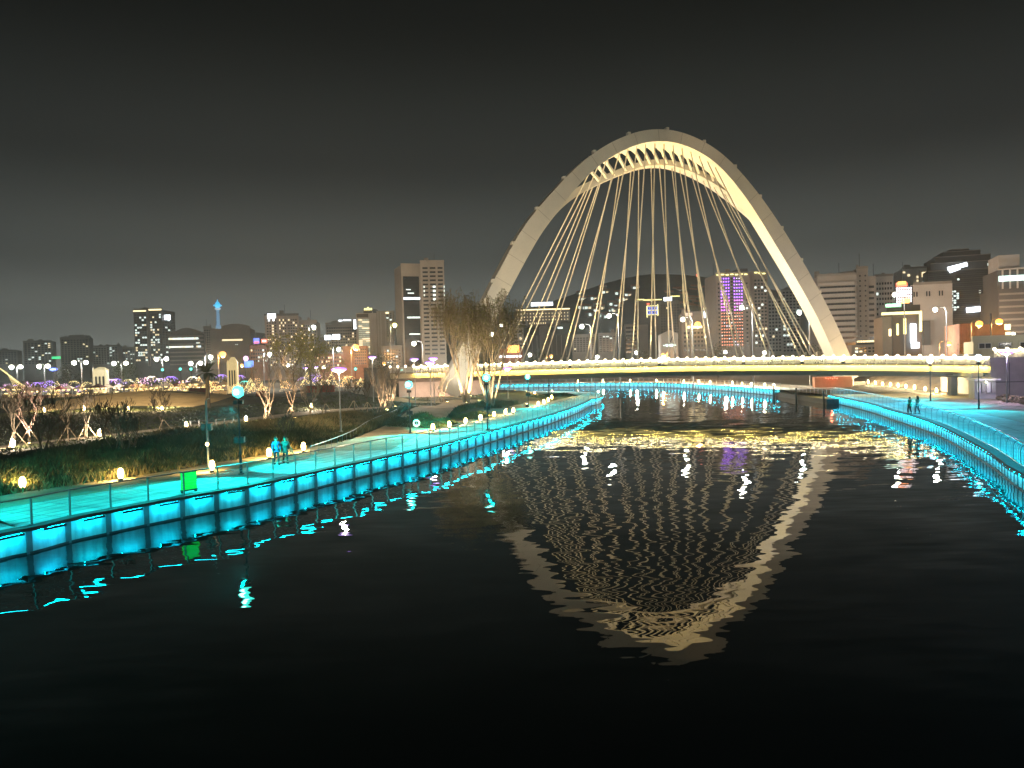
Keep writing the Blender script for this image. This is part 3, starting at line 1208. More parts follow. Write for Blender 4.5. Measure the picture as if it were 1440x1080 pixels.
# more of the row along the two promenades, outside the picture
for x, y, k in ((-26.5, 30, 'teal'), (-31.0, 17, 'teal')):
    q = thing('park_lamp', ('teal park lamp of the left promenade row, nearest the camera' if y < 20 else 'teal park lamp of the left promenade row, second from the camera'), 'lamp', (x, y, WALK + .016), 0, 'teal lamps beyond the frame')
    MB().lathe([(.085, 0), (.085, .9), (.06, .95), (.045, 5.1)], 8).build('post', m_dark, q)
    MB().lathe([(.05, 4.85), (.30, 5.0), (.34, 5.2), (.05, 5.5)], 8).build('lamp_shade', e_teal, q)
    for s in (-1, 1):
        lamp_light('projector_beam', 'SPOT', q, (.1, s * .2, 4.6), TEAL, 7000, .05, (2.4, 5.0 * s, -4.6), math.radians(88), .45)
for x, y in ((36.5, 40), (31.0, 30)):
    q = thing('park_lamp', ('pale blue park lamp of the right promenade row, nearest the camera' if y < 35 else 'pale blue park lamp of the right promenade row, second from the camera'), 'lamp', (x, y, WALK + .016), 0, 'pale lamps beyond the frame')
    MB().lathe([(.085, 0), (.085, .9), (.06, .95), (.045, 5.1)], 8).build('post', m_dark, q)
    MB().lathe([(.05, 4.85), (.30, 5.0), (.34, 5.2), (.05, 5.5)], 8).build('lamp_shade', e_pale, q)
    for s in (-1, 1):
        lamp_light('projector_beam', 'SPOT', q, (-.1, s * .2, 4.6), (.0, .62, .86), 6200, .05, (-2.4, 5.0 * s, -4.6), math.radians(96), .45)

park_lamp('tall purple park lamp beside the bright branch path', 479.5, 607, 521, 'purple', power=3000, col=(1.0, .76, .42))
park_lamp('purple park lamp left of the willows, nearer of a pair', 606.5, 577, 511, 'purple')
park_lamp('purple park lamp behind the young trees, farther of a pair by the willows', 611, 568, 505, 'purple')
park_lamp('purple park lamp behind the small teal lamp near the lawn', 584.5, 568, 506, 'purple')
park_lamp('high purple park lamp before the pale office blocks', 525.5, 566, 503, 'purple')
park_lamp('small purple park lamp far across the dark lawn', 446, 556, 517, 'purple', D=170)
park_lamp('small purple park lamp far across the lawn beside another', 430.5, 556, 518, 'purple', D=176)
park_lamp('purple park lamp in front of the abutment on the right', 1416, 556, 497, 'purple', D=86, power=2600, col=(.72, .55, 1.0))
park_lamp('small purple park lamp by the left end of the bridge rail', 714.5, 557, 519, 'purple', D=118, power=500)

# dark post with speakers and a little warm light, in the bank of plants
p = G(293, 652, 1.3)
p.z = ground_z(p.x, p.y)
sp = thing('speaker_post', 'dark post with loudspeakers and a small warm light in the bank of plants', 'speaker post', p)
hgt = A(291, 563, p.y).z - p.z
MB().lathe([(.09, 0), (.07, hgt)], 8).build('post', m_steel, sp)
MB().tube([(0, 0, hgt - .1), (.1, 0, hgt + .1), (.22, 0, hgt + .12)], .025, 6).build('hook_arm', m_steel, sp)
for s in (-1, 1):
    MB().box((.2 * s, 0, hgt * .60), (.24, .28, .42)).build('speaker', m_dark, sp)
MB().ball((.02, -.12, hgt * .34), .11, 8).build('bulb', e_warm, sp)

# ------------------------------------------------------------------ bollard lights
bol_post = MB().lathe([(.15, 0), (.15, .06), (.10, .07), (.10, .14)], 8).mesh('post', m_dark)
bol_glass = MB().lathe([(.09, .14), (.145, .24), (.17, .4), (.15, .56), (.10, .68), (.06, .72)], 10).mesh('lamp_glass', e_warm)
bol_cap = MB().lathe([(.07, .72), (.07, .75), (.02, .77)], 8).mesh('cap', m_dark)


def inward(p):
    g_ = Vector((float(inland([(p.x + .5, p.y)])[0] - inland([(p.x - .5, p.y)])[0]), float(inland([(p.x, p.y + .5)])[0] - inland([(p.x, p.y - .5)])[0]), 0))
    return g_.normalized()


def bollard(p, label, group, power=170, col=WARM, landward=None):
    power *= 3.6
    r = thing('bollard_light', label, 'bollard light', p, 0, group)
    put('post', bol_post, r)
    put('lamp_glass', bol_glass, r)
    put('cap', bol_cap, r)
    if landward is not None:
        # beam turned inland only, added to keep warm light off the cyan deck
        lamp_light('lamp_glow', 'SPOT', r, (landward.x * .17, landward.y * .17, .74), col, power, .07, Vector((landward.x, landward.y, -1.5)), math.radians(150), .6)
    else:
        lamp_light('lamp_glow', 'POINT', r, (0, 0, .84), col, power, .09)
    return r


LBG = 'warm bollard lights along the left path'
special = [(32, 690, 'warm bollard light at the far left end of the left path below leaning stakes'),
           (170, 676, 'warm bollard light below the staked tree with bent trunks'),
           (298.5, 664, 'warm bollard light at the foot of the dark speaker post'),
           (378.5, 645, 'warm bollard light just left of the walking couple'),
           (427, 636, 'warm bollard light just right of the walking couple')]
for x, y, l in special:
    p = G(x, y, WALK + .02)
    if float(inland([(p.x, p.y)])[0]) > 9.6:
        p.z = hz(p)
    bollard(p, l, LBG, 210, landward=inward(p))
for x, y in ((609, 607), (632, 603), (655, 598), (676, 593), (695, 588), (711, 584.5), (722, 582), (757, 572), (765, 569), (771, 566), (776, 562)):
    bollard(G(x, y, WALK + .02), 'warm bollard light in the row curving round the peninsula', 'bollard lights round the peninsula', 190, landward=inward(G(x, y, WALK)))
for i, (x, y) in enumerate(((700, 557), (712, 555.5), (726, 555), (740, 555.5), (752, 557))):
    bollard(G(x, y, WALK + .02), 'warm bollard light behind the planting bed at the peninsula tip', 'bollard lights behind the planting bed', 160)
for x, y in ((1221, 540.5), (1231, 542), (1241, 543), (1252, 544), (1263, 545.5), (1274, 547), (1286, 548.5), (1301, 551), (1317, 553.5)):
    bollard(G(x, y, WALK + .02), 'warm bollard light in the row under the right end of the bridge', 'bollard lights under the bridge on the right', 420, (1.0, .74, .40))
for x in (800, 838, 880, 912, 953, 974, 990, 1023, 1033, 1048, 1069, 1080):
    q = min(FAR, key=lambda p: abs(px_of(p) - x))
    n_ = Vector((0, 1, 0))
    bollard(Vector((q.x + 2.2, q.y + 3.2, WALK + .02)), 'warm bollard light on the far promenade behind the water', 'bollard lights on the far promenade', 420, (1.0, .8, .5))

for x, y, l in ((118, 577, 'small warm bollard light at the left end of the sand bed'), (180, 575, 'small warm bollard light by the middle of the sand bed'), (228, 573, 'small warm bollard light at the right end of the sand bed'), (62, 578, 'small dim bollard light left of the sand bed')):
    p = G(x, y, 2.0)
    p.z = ground_z(p.x, p.y)
    bollard(p, l, 'bollard lights round the sand bed', 700 if x > 80 else 300, (1.0, .72, .36))
for x, y, l in ((438, 577, 'bollard light on the far path between the bare trees'), (346, 592, 'bollard light on the far path right of the nearest teal lamp'), (262, 601, 'bollard light on the far path left of the speaker post'), (140, 614, 'bollard light on the far path behind the young trees at left'), (18, 631, 'bollard light on the far path at the left edge')):
    p = G(x, y, 1.7)
    p.z = ground_z(p.x, p.y)
    bollard(p, l, 'bollard lights along the far path', 420, (1.0, .80, .56))

# ------------------------------------------------------------------ street lamps on mast arms
MAST = {}


def street_lamp(label, px, py, D, em, col, power, arm=1, group=None, big=1.0, zbase=None, double=False):
    hd = A(px, py, D)
    z0 = zbase if zbase is not None else ground_z(hd.x, hd.y)
    H = hd.z - z0
    r = thing('street_lamp', label, 'street lamp', (hd.x + 1.9 * arm, D, z0), 0, group)
    MB().tube([(0, 0, 0), (0, 0, H * .5), (0, 0, H - .5), (-.35 * arm, 0, H + .08), (-1.9 * arm, 0, H + .22)], [.13, .10, .08, .06, .05], 6).build('mast', m_steel, r)
    s = big * max(.30, D * .0029) * (1.55 if em is e_sod and power > 9000 else 1.0)  # heads oversized: the glow round each lamp is put into its shape
    MB().ball((-1.9 * arm, 0, H - s * .7), s, 10, .9).build('lamp_head', em, r)
    if double:
        MB().tube([(0, 0, H - .5), (.5 * arm, 0, H + .08), (1.3 * arm, 0, H + .15)], .05, 5).build('arm', m_steel, r)
        MB().ball((1.3 * arm, 0, H - s * .7), s, 10, .9).build('lamp_head', em, r)
    if power:
        lamp_light('lamp_glow', 'POINT', r, (-1.9 * arm, 0, H - s * 1.7 - .25), col, power, .3)
    return r


LAMPS = [
    ('white street lamp left of the willows, in front of the tall tower', 582, 481, 170, e_street, WWHITE, 7000, 1),
    ('street lamp shining through the right willow crown', 705.5, 455, 190, e_street, WWHITE, 6000, 1),
    ('lower lamp shining through the willow crown', 691, 468, 210, e_street, WWHITE, 5000, 1),
    ('street lamp behind the leftmost pair of cables on the bridge', 818, 457, 165, e_street, WWHITE, 7000, 1),
    ('taller street lamp behind the cables left of mid span', 856.5, 442, 158, e_street, WWHITE, 7000, 1),
    ('street lamp between cables left of the orange lamp', 960, 447, 150, e_street, WWHITE, 6000, 1),
    ('bright sodium lamp glowing orange behind the middle cables', 981, 453, 215, e_sod, SODIUM, 30000, -1),
    ('street lamp in front of the purple lit tower', 1043, 430, 138, e_street, WWHITE, 6000, 1),
    ('street lamp beside the right leg of the arch', 1124, 437, 150, e_cool, COOL, 7000, 1),
    ('street lamp with splayed head in front of the blank white block', 1315, 433, 128, e_street, WWHITE, 3500, 1),
    ('street lamp before the red topped signboard on the right', 1258, 412, 150, e_street, WWHITE, 3500, 1),
    ('sodium lamp lighting the brick block on the far right', 1377, 452, 175, e_sod, SODIUM, 12000, -1),
    ('brighter sodium lamp above the cream cabin building', 1405, 449, 185, e_sod, SODIUM, 16000, -1),
    ('low sodium lamp behind the bridge rail on the right', 1334, 481, 150, e_sod, SODIUM, 5000, -1),
    ('sodium lamp glowing orange between blocks at mid left', 500, 485, 300, e_sod, SODIUM, 52000, -1),
    ('sodium lamp in front of the round roofed block at left', 313, 495, 320, e_sod, SODIUM, 30000, -1),
    ('white street lamp right of the round roofed dark block', 296, 500, 260, e_street, WWHITE, 12000, -1),
    ('white street lamp in front of the brown apartment block', 379, 496, 230, e_street, WWHITE, 12000, -1),
    ('white street lamp left of the orange sodium lamp', 476, 489, 260, e_street, WWHITE, 12000, -1),
    ('lamp on the parapet of the tall brown apartment block', 441, 458, 300, e_cool, COOL, 9000, -1),
    ('white lamp cluster below the lit apartment tower', 220, 503, 250, e_street, WWHITE, 12000, 1, True),
    ('double headed lamp above the festival, right of the blue oval sign', 104, 508, 205, e_street, WWHITE, 4500, 1, True),
    ('double headed lamp above the cream gate at left', 160, 509, 200, e_street, WWHITE, 4500, 1, True),
    ('lamp above the far left festival lights', 55, 513, 280, e_street, WWHITE, 12000, 1, True),
    ('lamp at the very left edge above the light net', 16, 514, 270, e_street, WWHITE, 12000, 1, True),
    ('lamp between teal traffic lights at left', 268, 509, 250, e_street, WWHITE, 9000, 1, True),
    ('yellow pear shaped lamp high beside the tall tower', 555, 455, 330, emat('yellow_lamp_glass', (1.0, .92, .25), 8.0), (1.0, .9, .4), 6000, -1),
]
for t in LAMPS:
    street_lamp(t[0], t[1], t[2], t[3], t[4], t[5], t[6], t[7], double=len(t) > 8)
for k, (x, y, D) in enumerate(((340, 512, 300), (405, 512, 330), (455, 515, 300), (540, 509, 360), (640, 508, 380), (745, 497, 330), (775, 499, 340), (840, 500, 380), (895, 494, 350), (932, 497, 330), (1020, 493, 300),
                               (1075, 494, 280), (1165, 486, 270), (1230, 484, 250), (1290, 476, 230), (1360, 470, 240), (1425, 468, 230), (-40, 512, 300))):
    street_lamp('small distant street lamp among the lights at the foot of the city blocks', x, y, D, e_street if k % 3 else e_sod, WWHITE if k % 3 else SODIUM, 9000 if x < 1000 else 13000, 1 if k % 2 else -1, 'distant street lamps along the city road', .8)
# ================================================================== trees and plants
m_bark = mat('pale_bark', (.26, .21, .15), .9, .25, 3.0, .4)
m_dbark = mat('dark_bark', (.10, .08, .06), .9, .25, 3.0, .4)
m_stake = mat('stake_wood', (.42, .33, .22), .8, .15, 3.0)
m_leaf = mat('willow_leaf', (.23, .22, .075), .8, .35, 1.0)
m_leaf2 = mat('evergreen_leaf', (.035, .055, .022), .8, .4, 1.0)
m_grass = mat('ground_cover_leaf', (.050, .062, .020), .85, .45, .8)
m_straw = mat('dry_grass', (.20, .16, .075), .9, .3, .8)


def branches(mb, rnd, p, d, L, r, depth, twist=.55, up=.12, n=3, sides=4, tips=None, minr=.006):
    """a limb that forks, bent as it goes"""
    pts = [p]
    rs = [r]
    k = 4
    for i in range(k):
        d = (d + Vector((rnd.uniform(-1, 1), rnd.uniform(-1, 1), rnd.uniform(-.6, .9))) * .18 + Vector((0, 0, up))).normalized()
        p = p + d * L / k
        pts.append(p)
        rs.append(max(minr, r * (1 - .45 * (i + 1) / k)))
    mb.tube(pts, rs, sides if depth > 1 else 3, cap=False)
    if depth <= 0:
        if tips is not None:
            tips.append((p, d))
        return
    m = n if depth > 1 else n + 1
    for i in range(m):
        j = rnd.choice((2, 3, 4)) if i else 4
        q = pts[j]
        a = Vector((rnd.uniform(-1, 1), rnd.uniform(-1, 1), rnd.uniform(-.15, .8)))
        nd = (d * (1 - twist) + a.normalized() * twist).normalized()
        branches(mb, rnd, q, nd, L * rnd.uniform(.55, .8), max(minr, rs[j] * .66), depth - 1, twist, up, n, sides, tips, minr)


def bare_tree(label, seed, H, trunk_r=.07, fork=.35, stake=True, m=None, group=None, spread=.6, stems=1, depth=4, loc=(0, 0, 0), twig_min=.009, wide=1.0):
    rnd = random.Random(seed)
    root = thing('bare_tree', label, 'tree', loc, rnd.uniform(0, 6.28), group)
    tr = MB()
    cr = MB()
    for s in range(stems):
        a = 6.28 * s / max(stems, 1) + rnd.uniform(-.4, .4)
        lean = .0 if stems == 1 else .28
        pts = [Vector((math.cos(a) * .06 * (stems > 1), math.sin(a) * .06 * (stems > 1), -.05))]
        hf = H * fork
        d = Vector((math.cos(a) * lean, math.sin(a) * lean, 1)).normalized()
        for i in range(5):
            d = (d + Vector((rnd.uniform(-1, 1), rnd.uniform(-1, 1), 0)) * .10).normalized()
            pts.append(pts[-1] + d * hf / 5)
        tr.tube(pts, [trunk_r * (1.25 - .08 * i) for i in range(6)], 7)
        for k in range(4 if stems == 1 else 3):
            b_ = a + k * 1.6 + rnd.uniform(-.4, .4)
            nd = Vector((math.cos(b_) * spread * wide, math.sin(b_) * spread * wide, 1)).normalized()
            branches(cr, rnd, pts[-1] if k % 2 == 0 else pts[-2], nd, H * (1 - fork) * .56, trunk_r * .72, depth - 1, .5, .12, 2 if stems > 1 else 3, 5, None, twig_min)
    tr.build('trunk', m or m_bark, root, True)
    cr.build('crown', m or m_bark, root)
    if stake:
        for k in range(3):
            a = k * 2.094 + .4
            MB().tube([(math.cos(a) * .95, math.sin(a) * .95, -.1), (math.cos(a) * .06, math.sin(a) * .06, 1.25)], .035, 5).build('stake', m_stake, root)
        MB().tube([(math.cos(a) * .16, math.sin(a) * .16, 1.14) for a in (0, 1.05, 2.1, 3.14, 4.19, 5.24, 6.28)], .03, 4).build('strap', m_stake, root)
    return root


def on_ground(px, py):
    p = G(px, py, 1.8)
    for _ in range(5):
        p = G(px, py, ground_z(p.x, p.y))
    return p


NEAR = [
    (42, 625, 545, 'pale twisted young tree lit pink at left on two stakes', 11, 1, m_bark, .30),
    (60, 667, 560, 'dark young tree with many stakes left of the bollard light', 12, 1, m_dbark, .28),
    (86, 660, 590, 'thin many stemmed young tree right of the staked dark tree', 13, 2, m_dbark, .30),
    (96, 622, 568, 'thin pale trunked tree on a stake behind the bank of plants', 14, 1, m_bark, .40),
    (122, 617, 556, 'straight young tree on a tripod of stakes before the sand bed', 15, 1, m_dbark, .40),
    (21, 629, 558, 'dim young tree at the far left beside one pale stake', 16, 1, m_dbark, .40),
    (172, 655, 573, 'multi stemmed young tree with five stakes above a bollard light', 17, 3, m_dbark, .25),
    (189, 652, 590, 'crooked slim stem beside the five stakes', 18, 1, m_dbark, .45),
    (376, 592, 513, 'spreading warm lit bare tree on a tripod behind the couple', 19, 2, m_bark, .30),
    (409, 588, 525, 'bare tree with a white wrapped trunk by the far path', 20, 1, m_bark, .35),
    (403, 640, 588, 'leaning crooked tree on stakes above the walking couple', 21, 1, m_dbark, .5),
    (438, 588, 545, 'small bare tree beyond the dry grass left of the purple lamp', 22, 1, m_bark, .35),
    (538, 579, 522, 'bushy warm lit bare tree at the corner of the branch path', 23, 3, m_bark, .25),
    (549, 574, 526, 'twin warm lit bare tree just right of the corner tree', 24, 3, m_bark, .25),
    (517, 580, 536, 'slim dark bare tree left of the corner trees', 25, 1, m_dbark, .45),
    (498, 577, 540, 'slim dark bare tree by the purple lamp post', 26, 1, m_dbark, .45),
    (458, 582, 538, 'thin grey bare tree in the dry grass', 27, 1, m_dbark, .4),
    (621, 566, 520, 'warm lit bare tree on stakes in front of the pink wall', 28, 2, m_bark, .3),
    (600, 558, 515, 'bare tree on stakes near the left willow', 29, 2, m_bark, .3),
    (587, 553, 516, 'farther bare tree on stakes by the pink wall', 30, 1, m_bark, .35),
    (230, 609, 556, 'dim bare sapling behind the plants left of the speaker post', 31, 1, m_dbark, .4),
    (148, 625, 570, 'faint bare sapling rising behind the plants', 32, 1, m_dbark, .4),
]
for px, pb, pt, lab, sd, stems, mm, fk in NEAR:
    p = on_ground(px, pb)
    H = A(px, pt, p.y).z - p.z
    bare_tree(lab, sd, max(2.2, H), max(.035, H * .017), fk, True, mm, None, .6, stems, 4, p, .010 + p.y * .00013, 1.1)

# ------------------------------------------------------------------ willows
def willow(label, seed, base, H, R, lean=(0, 0)):
    rnd = random.Random(seed)
    root = thing('willow_tree', label, 'tree', base)
    tr, cr, lf = MB(), MB(), MB()
    tips = []
    for s in range(5):
        a = 6.28 * s / 5 + rnd.uniform(-.3, .3)
        r0 = .2 + .1 * rnd.random()
        pts = [Vector((math.cos(a) * .25, math.sin(a) * .25, -.1))]
        d = Vector((math.cos(a) * .26 + lean[0], math.sin(a) * .26 + lean[1], 1)).normalized()
        for i in range(6):
            d = (d + Vector((rnd.uniform(-1, 1), rnd.uniform(-1, 1), .3)) * .12).normalized()
            pts.append(pts[-1] + d * H * .45 / 6)
        tr.tube(pts, [r0 * (1 - .11 * i) for i in range(7)], 7)
        for k in range(3):
            b_ = a + rnd.uniform(-1.2, 1.2)
            nd = Vector((math.cos(b_) * .34, math.sin(b_) * .34, 1)).normalized()
            branches(cr, rnd, pts[rnd.choice((4, 5, 6))], nd, H * .27, r0 * .34, 3, .40, .16, 3, 5, tips, .02)
    # hanging strands with narrow leaves
    for p, d in tips:
        for k in range(rnd.choice((1, 1, 2))):
            L = rnd.uniform(1.4, 5.6)
            h = Vector((d.x + rnd.uniform(-.7, .7), d.y + rnd.uniform(-.7, .7), 0)) * .35
            q = p.copy()
            pts = [q.copy()]
            for i in range(4):
                q = q + h * (L / 4) + Vector((0, 0, (.18 if i == 0 else -L / 3.6)))
                h *= .6
                pts.append(q.copy())
            cr.tube(pts, .012, 3, cap=False)
            for i in range(8):
                t = rnd.uniform(.1, 1) * (len(pts) - 1)
                a_ = pts[int(min(t, len(pts) - 2))].lerp(pts[int(min(t, len(pts) - 2)) + 1], t % 1)
                v = Vector((rnd.uniform(-1, 1), rnd.uniform(-1, 1), rnd.uniform(-1.2, .1))).normalized()
                w = v.orthogonal().normalized() * .045
                e = a_ + v * rnd.uniform(.18, .34)
                lf.add([a_, a_.lerp(e, .5) + w, e, a_.lerp(e, .5) - w], [(0, 1, 2, 3)])
    tr.build('trunk', m_bark, root, True)
    cr.build('limbs', m_bark, root)
    tag(lf.build('leaves', m_leaf, root), kind='stuff')
    return root


w1 = on_ground(656, 566)
willow('large leafy willow left of the arch foot, glowing at its trunks', 41, w1, A(656, 418, w1.y).z - w1.z, 5)
w2 = on_ground(689, 576)
willow('large leafy willow nearer the water, in front of the arch leg', 42, w2, A(690, 425, w2.y).z - w2.z, 5, (.02, 0))
# uplights in the grass under the willows and some young trees
up_h = MB().lathe([(.13, 0), (.13, .16), (.10, .2)], 8).mesh('lamp_body', m_dark)
up_g = MB().lathe([(.09, .2), (.09, .215)], 8).mesh('lens', e_warm)


def uplight(p, aim, label, group, power, col=WARM, cone=85):
    r = thing('garden_uplight', label, 'uplight', p, 0, group)
    put('lamp_body', up_h, r)
    put('lens', up_g, r)
    lamp_light('uplight_beam', 'SPOT', r, (0, 0, .26), col, power, .06, Vector(aim) - Vector(p), math.radians(cone), .6)
    return r


for w in (w1, w2):
    for dx, dy in ((-2.6, -2.2), (2.2, -2.6), (0.2, -3.2)):
        q = Vector((w.x + dx, w.y + dy, 0))
        q.z = ground_z(q.x, q.y)
        uplight(q, w + Vector((0, 0, 7)), 'small warm uplight in the grass at the foot of a willow', 'uplights under the willows', 6500, (1.0, .74, .42))
for k, (x, l) in enumerate(((-74, 'added floodlight brightening the sand bank from its left foot'), (-64, 'added floodlight brightening the sand bank from its middle foot'), (-55, 'added floodlight brightening the sand bank from its right foot'))):
    q = Vector((x, 117.5, 0))
    q.z = ground_z(q.x, q.y)  # these floodlights are added only to brighten the sand slope
    uplight(q, Vector((x, 131, 4.2)), l, 'added floodlights of the sand bank', 30000, (1.0, .74, .40), 110)
for i in (0, 8, 9, 12, 13, 17, 18, 19):
    px, pb, pt = NEAR[i][:3]
    w = on_ground(px, pb)
    q = Vector((w.x + .9, w.y - 1.5, 0))
    q.z = ground_z(q.x, q.y)
    uplight(q, w + Vector((0, 0, 2.2)), 'small warm uplight in the grass at the foot of a young tree', 'uplights under the young trees', 1900 if i else 3000, (1.0, .68, .44) if i else (1.0, .62, .55), 75)

# ------------------------------------------------------------------ leafy trees farther off
def leafy_tree(label, seed, base, H, R, m, group=None, thin=.5, n=1500, kind='round'):
    rnd = random.Random(seed)
    root = thing('leafy_tree' if kind == 'round' else 'pine_tree', label, 'tree', base, 0, group)
    tr, lf = MB(), MB()
    tips = []
    pts = [Vector((0, 0, -.1)), Vector((rnd.uniform(-.1, .1), 0, H * .2)), Vector((rnd.uniform(-.2, .2), 0, H * .42))]
    tr.tube(pts, [H * .02, H * .016, H * .012], 6)
    for k in range(6):
        a = k * 1.05 + rnd.uniform(-.3, .3)
        nd = Vector((math.cos(a) * .8, math.sin(a) * .8, .8)).normalized()
        branches(tr, rnd, pts[1 + k % 2], nd, H * .32, H * .008, 2, .5, .1, 3, 4, tips, .012)
    cl = [(Vector((rnd.gauss(0, .38) * R, rnd.gauss(0, .38) * R, H * rnd.uniform(.35, .96))), rnd.uniform(.18, .36) * R) for _ in range(26)] + [(p, .22 * R) for p, d in tips]
    s = max(.12, H * .018)
    for i in range(n):
        c, r = rnd.choice(cl)
        p = c + Vector((rnd.gauss(0, 1), rnd.gauss(0, 1), rnd.gauss(0, .8))) * r * .6
        v = Vector((rnd.uniform(-1, 1), rnd.uniform(-1, 1), rnd.uniform(-1, 1))).normalized()
        w = v.orthogonal().normalized() * s * .6
        lf.add([p - v * s, p + w, p + v * s, p - w], [(0, 1, 2, 3)])
    tr.build('trunk', m_dbark, root)
    tag(lf.build('crown', m, root), kind='stuff')
    return root


def far_base(px, D):
    p = A(px, 530, D)
    p.z = ground_z(p.x, p.y)
    return p


for px, D, pt, R, lab, mm, n in (
        (412, 150, 468, 4.0, 'tall loose yellowish tree in front of the brown apartment block', m_leaf, 1100),
        (437, 158, 476, 3.6, 'pale loose tree just right of the tall yellowish tree', m_leaf, 900),
        (455, 165, 486, 3.2, 'lower pale loose tree left of the purple lamp', m_leaf, 700),
        (175, 210, 512, 4.5, 'dark round tree behind the blue lit bush', m_leaf2, 900),
        (95, 230, 515, 4.0, 'dark tree below the double lamps at left', m_leaf2, 800),
        (540, 200, 500, 4.2, 'dim tree under the office blocks with purple lamp in front', m_leaf2, 900),
        (1010, 205, 487, 6.5, 'dark rounded tree at the foot of the purple lit tower', m_leaf2, 1200),
        (1370, 150, 480, 4.0, 'dim tree left of the cream cabin building', m_leaf2, 800),
        (1150, 190, 484, 5.0, 'dark trees foliage behind the right arch leg', m_leaf2, 900),
        (760, 230, 495, 5.0, 'dark tree beyond the bridge rail at left', m_leaf2, 900),
        (905, 240, 494, 5.0, 'dark tree beyond the bridge rail below the dark office block', m_leaf2, 900)):
    b0 = far_base(px, D)
    leafy_tree(lab, int(px), b0, A(px, pt, D).z - b0.z, R, mm, n=n)
# the dark palm like tree before the festival lights
b0 = far_base(291, 120)
palm = thing('palm_tree', 'dark shaggy palm standing before the festival lights', 'tree', b0)
H = A(291, 516, 120).z - b0.z
MB().tube([(0, 0, -.1), (.05, 0, H * .5), (.02, 0, H * .86)], [.42, .34, .34], 8).build('trunk', m_dbark, palm)
fr = MB()
rnd = random.Random(5)
for k in range(26):
    a = k * 2.4
    e = rnd.uniform(-.5, 1.1)
    o_ = Vector((0, 0, H * .86))
    d = Vector((math.cos(a) * math.cos(e), math.sin(a) * math.cos(e), math.sin(e)))
    side = Vector((-math.sin(a), math.cos(a), 0))
    q = o_.copy()
    w = .10
    for i in range(4):
        q2 = q + d * .62
        d = (d + Vector((0, 0, -.22))).normalized()
        fr.add([q - side * w, q + side * w, q2 + side * (w := (.36, .32, .2, .04)[i]), q2 - side * w], [(0, 1, 2, 3)])
        q = q2
tag(fr.build('fronds', m_leaf2, palm), kind='stuff')

# ------------------------------------------------------------------ ground cover on the bank of plants, grass tufts
def scatter(name, n, boxes, dmin, dmax, m, hmin, hmax, blades=3, seed=1, clump=.4, avoid=3.0):
    r = np.random.default_rng(seed)
    P = []
    for (x0, x1, y0, y1), share in boxes:
        k = int(n * share * 3)
        P.append(np.stack([r.uniform(x0, x1, k), r.uniform(y0, y1, k)], 1))
    P = np.concatenate(P)
    d = inland(P)
    ok = (d > dmin) & (d < dmax)
    for (ax, ay), (bx, by) in zip(BR[:-1], BR[1:]):
        ex, ey = bx - ax, by - ay
        t = np.clip(((P[:, 0] - ax) * ex + (P[:, 1] - ay) * ey) / (ex * ex + ey * ey), 0, 1)
        ok &= np.hypot(P[:, 0] - ax - t * ex, P[:, 1] - ay - t * ey) > avoid
    for line, rad in CLEAR:
        Q = np.array(line)
        for k0 in range(0, len(P), 4000):
            c_ = P[k0:k0 + 4000]
            ok[k0:k0 + 4000] &= np.hypot(c_[:, None, 0] - Q[None, :, 0], c_[:, None, 1] - Q[None, :, 1]).min(1) > rad
    P = P[ok][:n]
    h = height(P)
    k = len(P)
    hh = r.uniform(hmin, hmax, k) * (.65 + .7 * (np.sin(P[:, 0] * 1.3 + np.sin(P[:, 1] * 1.1)) * .5 + .5))
    vs = np.zeros((k, blades, 3, 3))
    for j in range(blades):
        a = r.uniform(0, 6.28, k)
        ox, oy = r.normal(0, .13, k), r.normal(0, .13, k)
        w = r.uniform(.03, .07, k)
        lx, ly = r.normal(0, clump, k) * hh, r.normal(0, clump, k) * hh
        bx, by, bz = P[:, 0] + ox, P[:, 1] + oy, h - .02
        vs[:, j, 0] = np.stack([bx - np.cos(a) * w, by - np.sin(a) * w, bz], 1)
        vs[:, j, 1] = np.stack([bx + np.cos(a) * w, by + np.sin(a) * w, bz], 1)
        vs[:, j, 2] = np.stack([bx + lx, by + ly, bz + hh], 1)
    V = vs.reshape(-1, 3)
    F = np.arange(len(V)).reshape(-1, 3)
    me = bpy.data.meshes.new(name)
    me.vertices.add(len(V))
    me.vertices.foreach_set('co', V.ravel())
    me.loops.add(F.size)
    me.loops.foreach_set('vertex_index', F.ravel())
    me.polygons.add(len(F))
    me.polygons.foreach_set('loop_start', np.arange(0, F.size, 3))
    me.update()
    me.validate()
    me.materials.append(m)
    return tag(put(name, me), kind='stuff')


near_boxes = [((-48, -8, 28, 80), .8), ((-20, 6, 70, 112), .2)]
scatter('ground_cover', 52000, near_boxes, 9.6, 17.5, m_grass, .22, .60, 4, 3)
scatter('dry_grass', 5000, [((-46, -10, 28, 78), 1)], 9.0, 12.0, m_straw, .25, .65, 4, 4)
scatter('lawn_grass', 26000, [((-110, 4, 45, 150), 1)], 20, 120, m_grass, .10, .28, 3, 5)
scatter('dry_grass', 9000, [((-45, -12, 60, 84), 1)], 13, 22, m_straw, .3, .8, 4, 6)

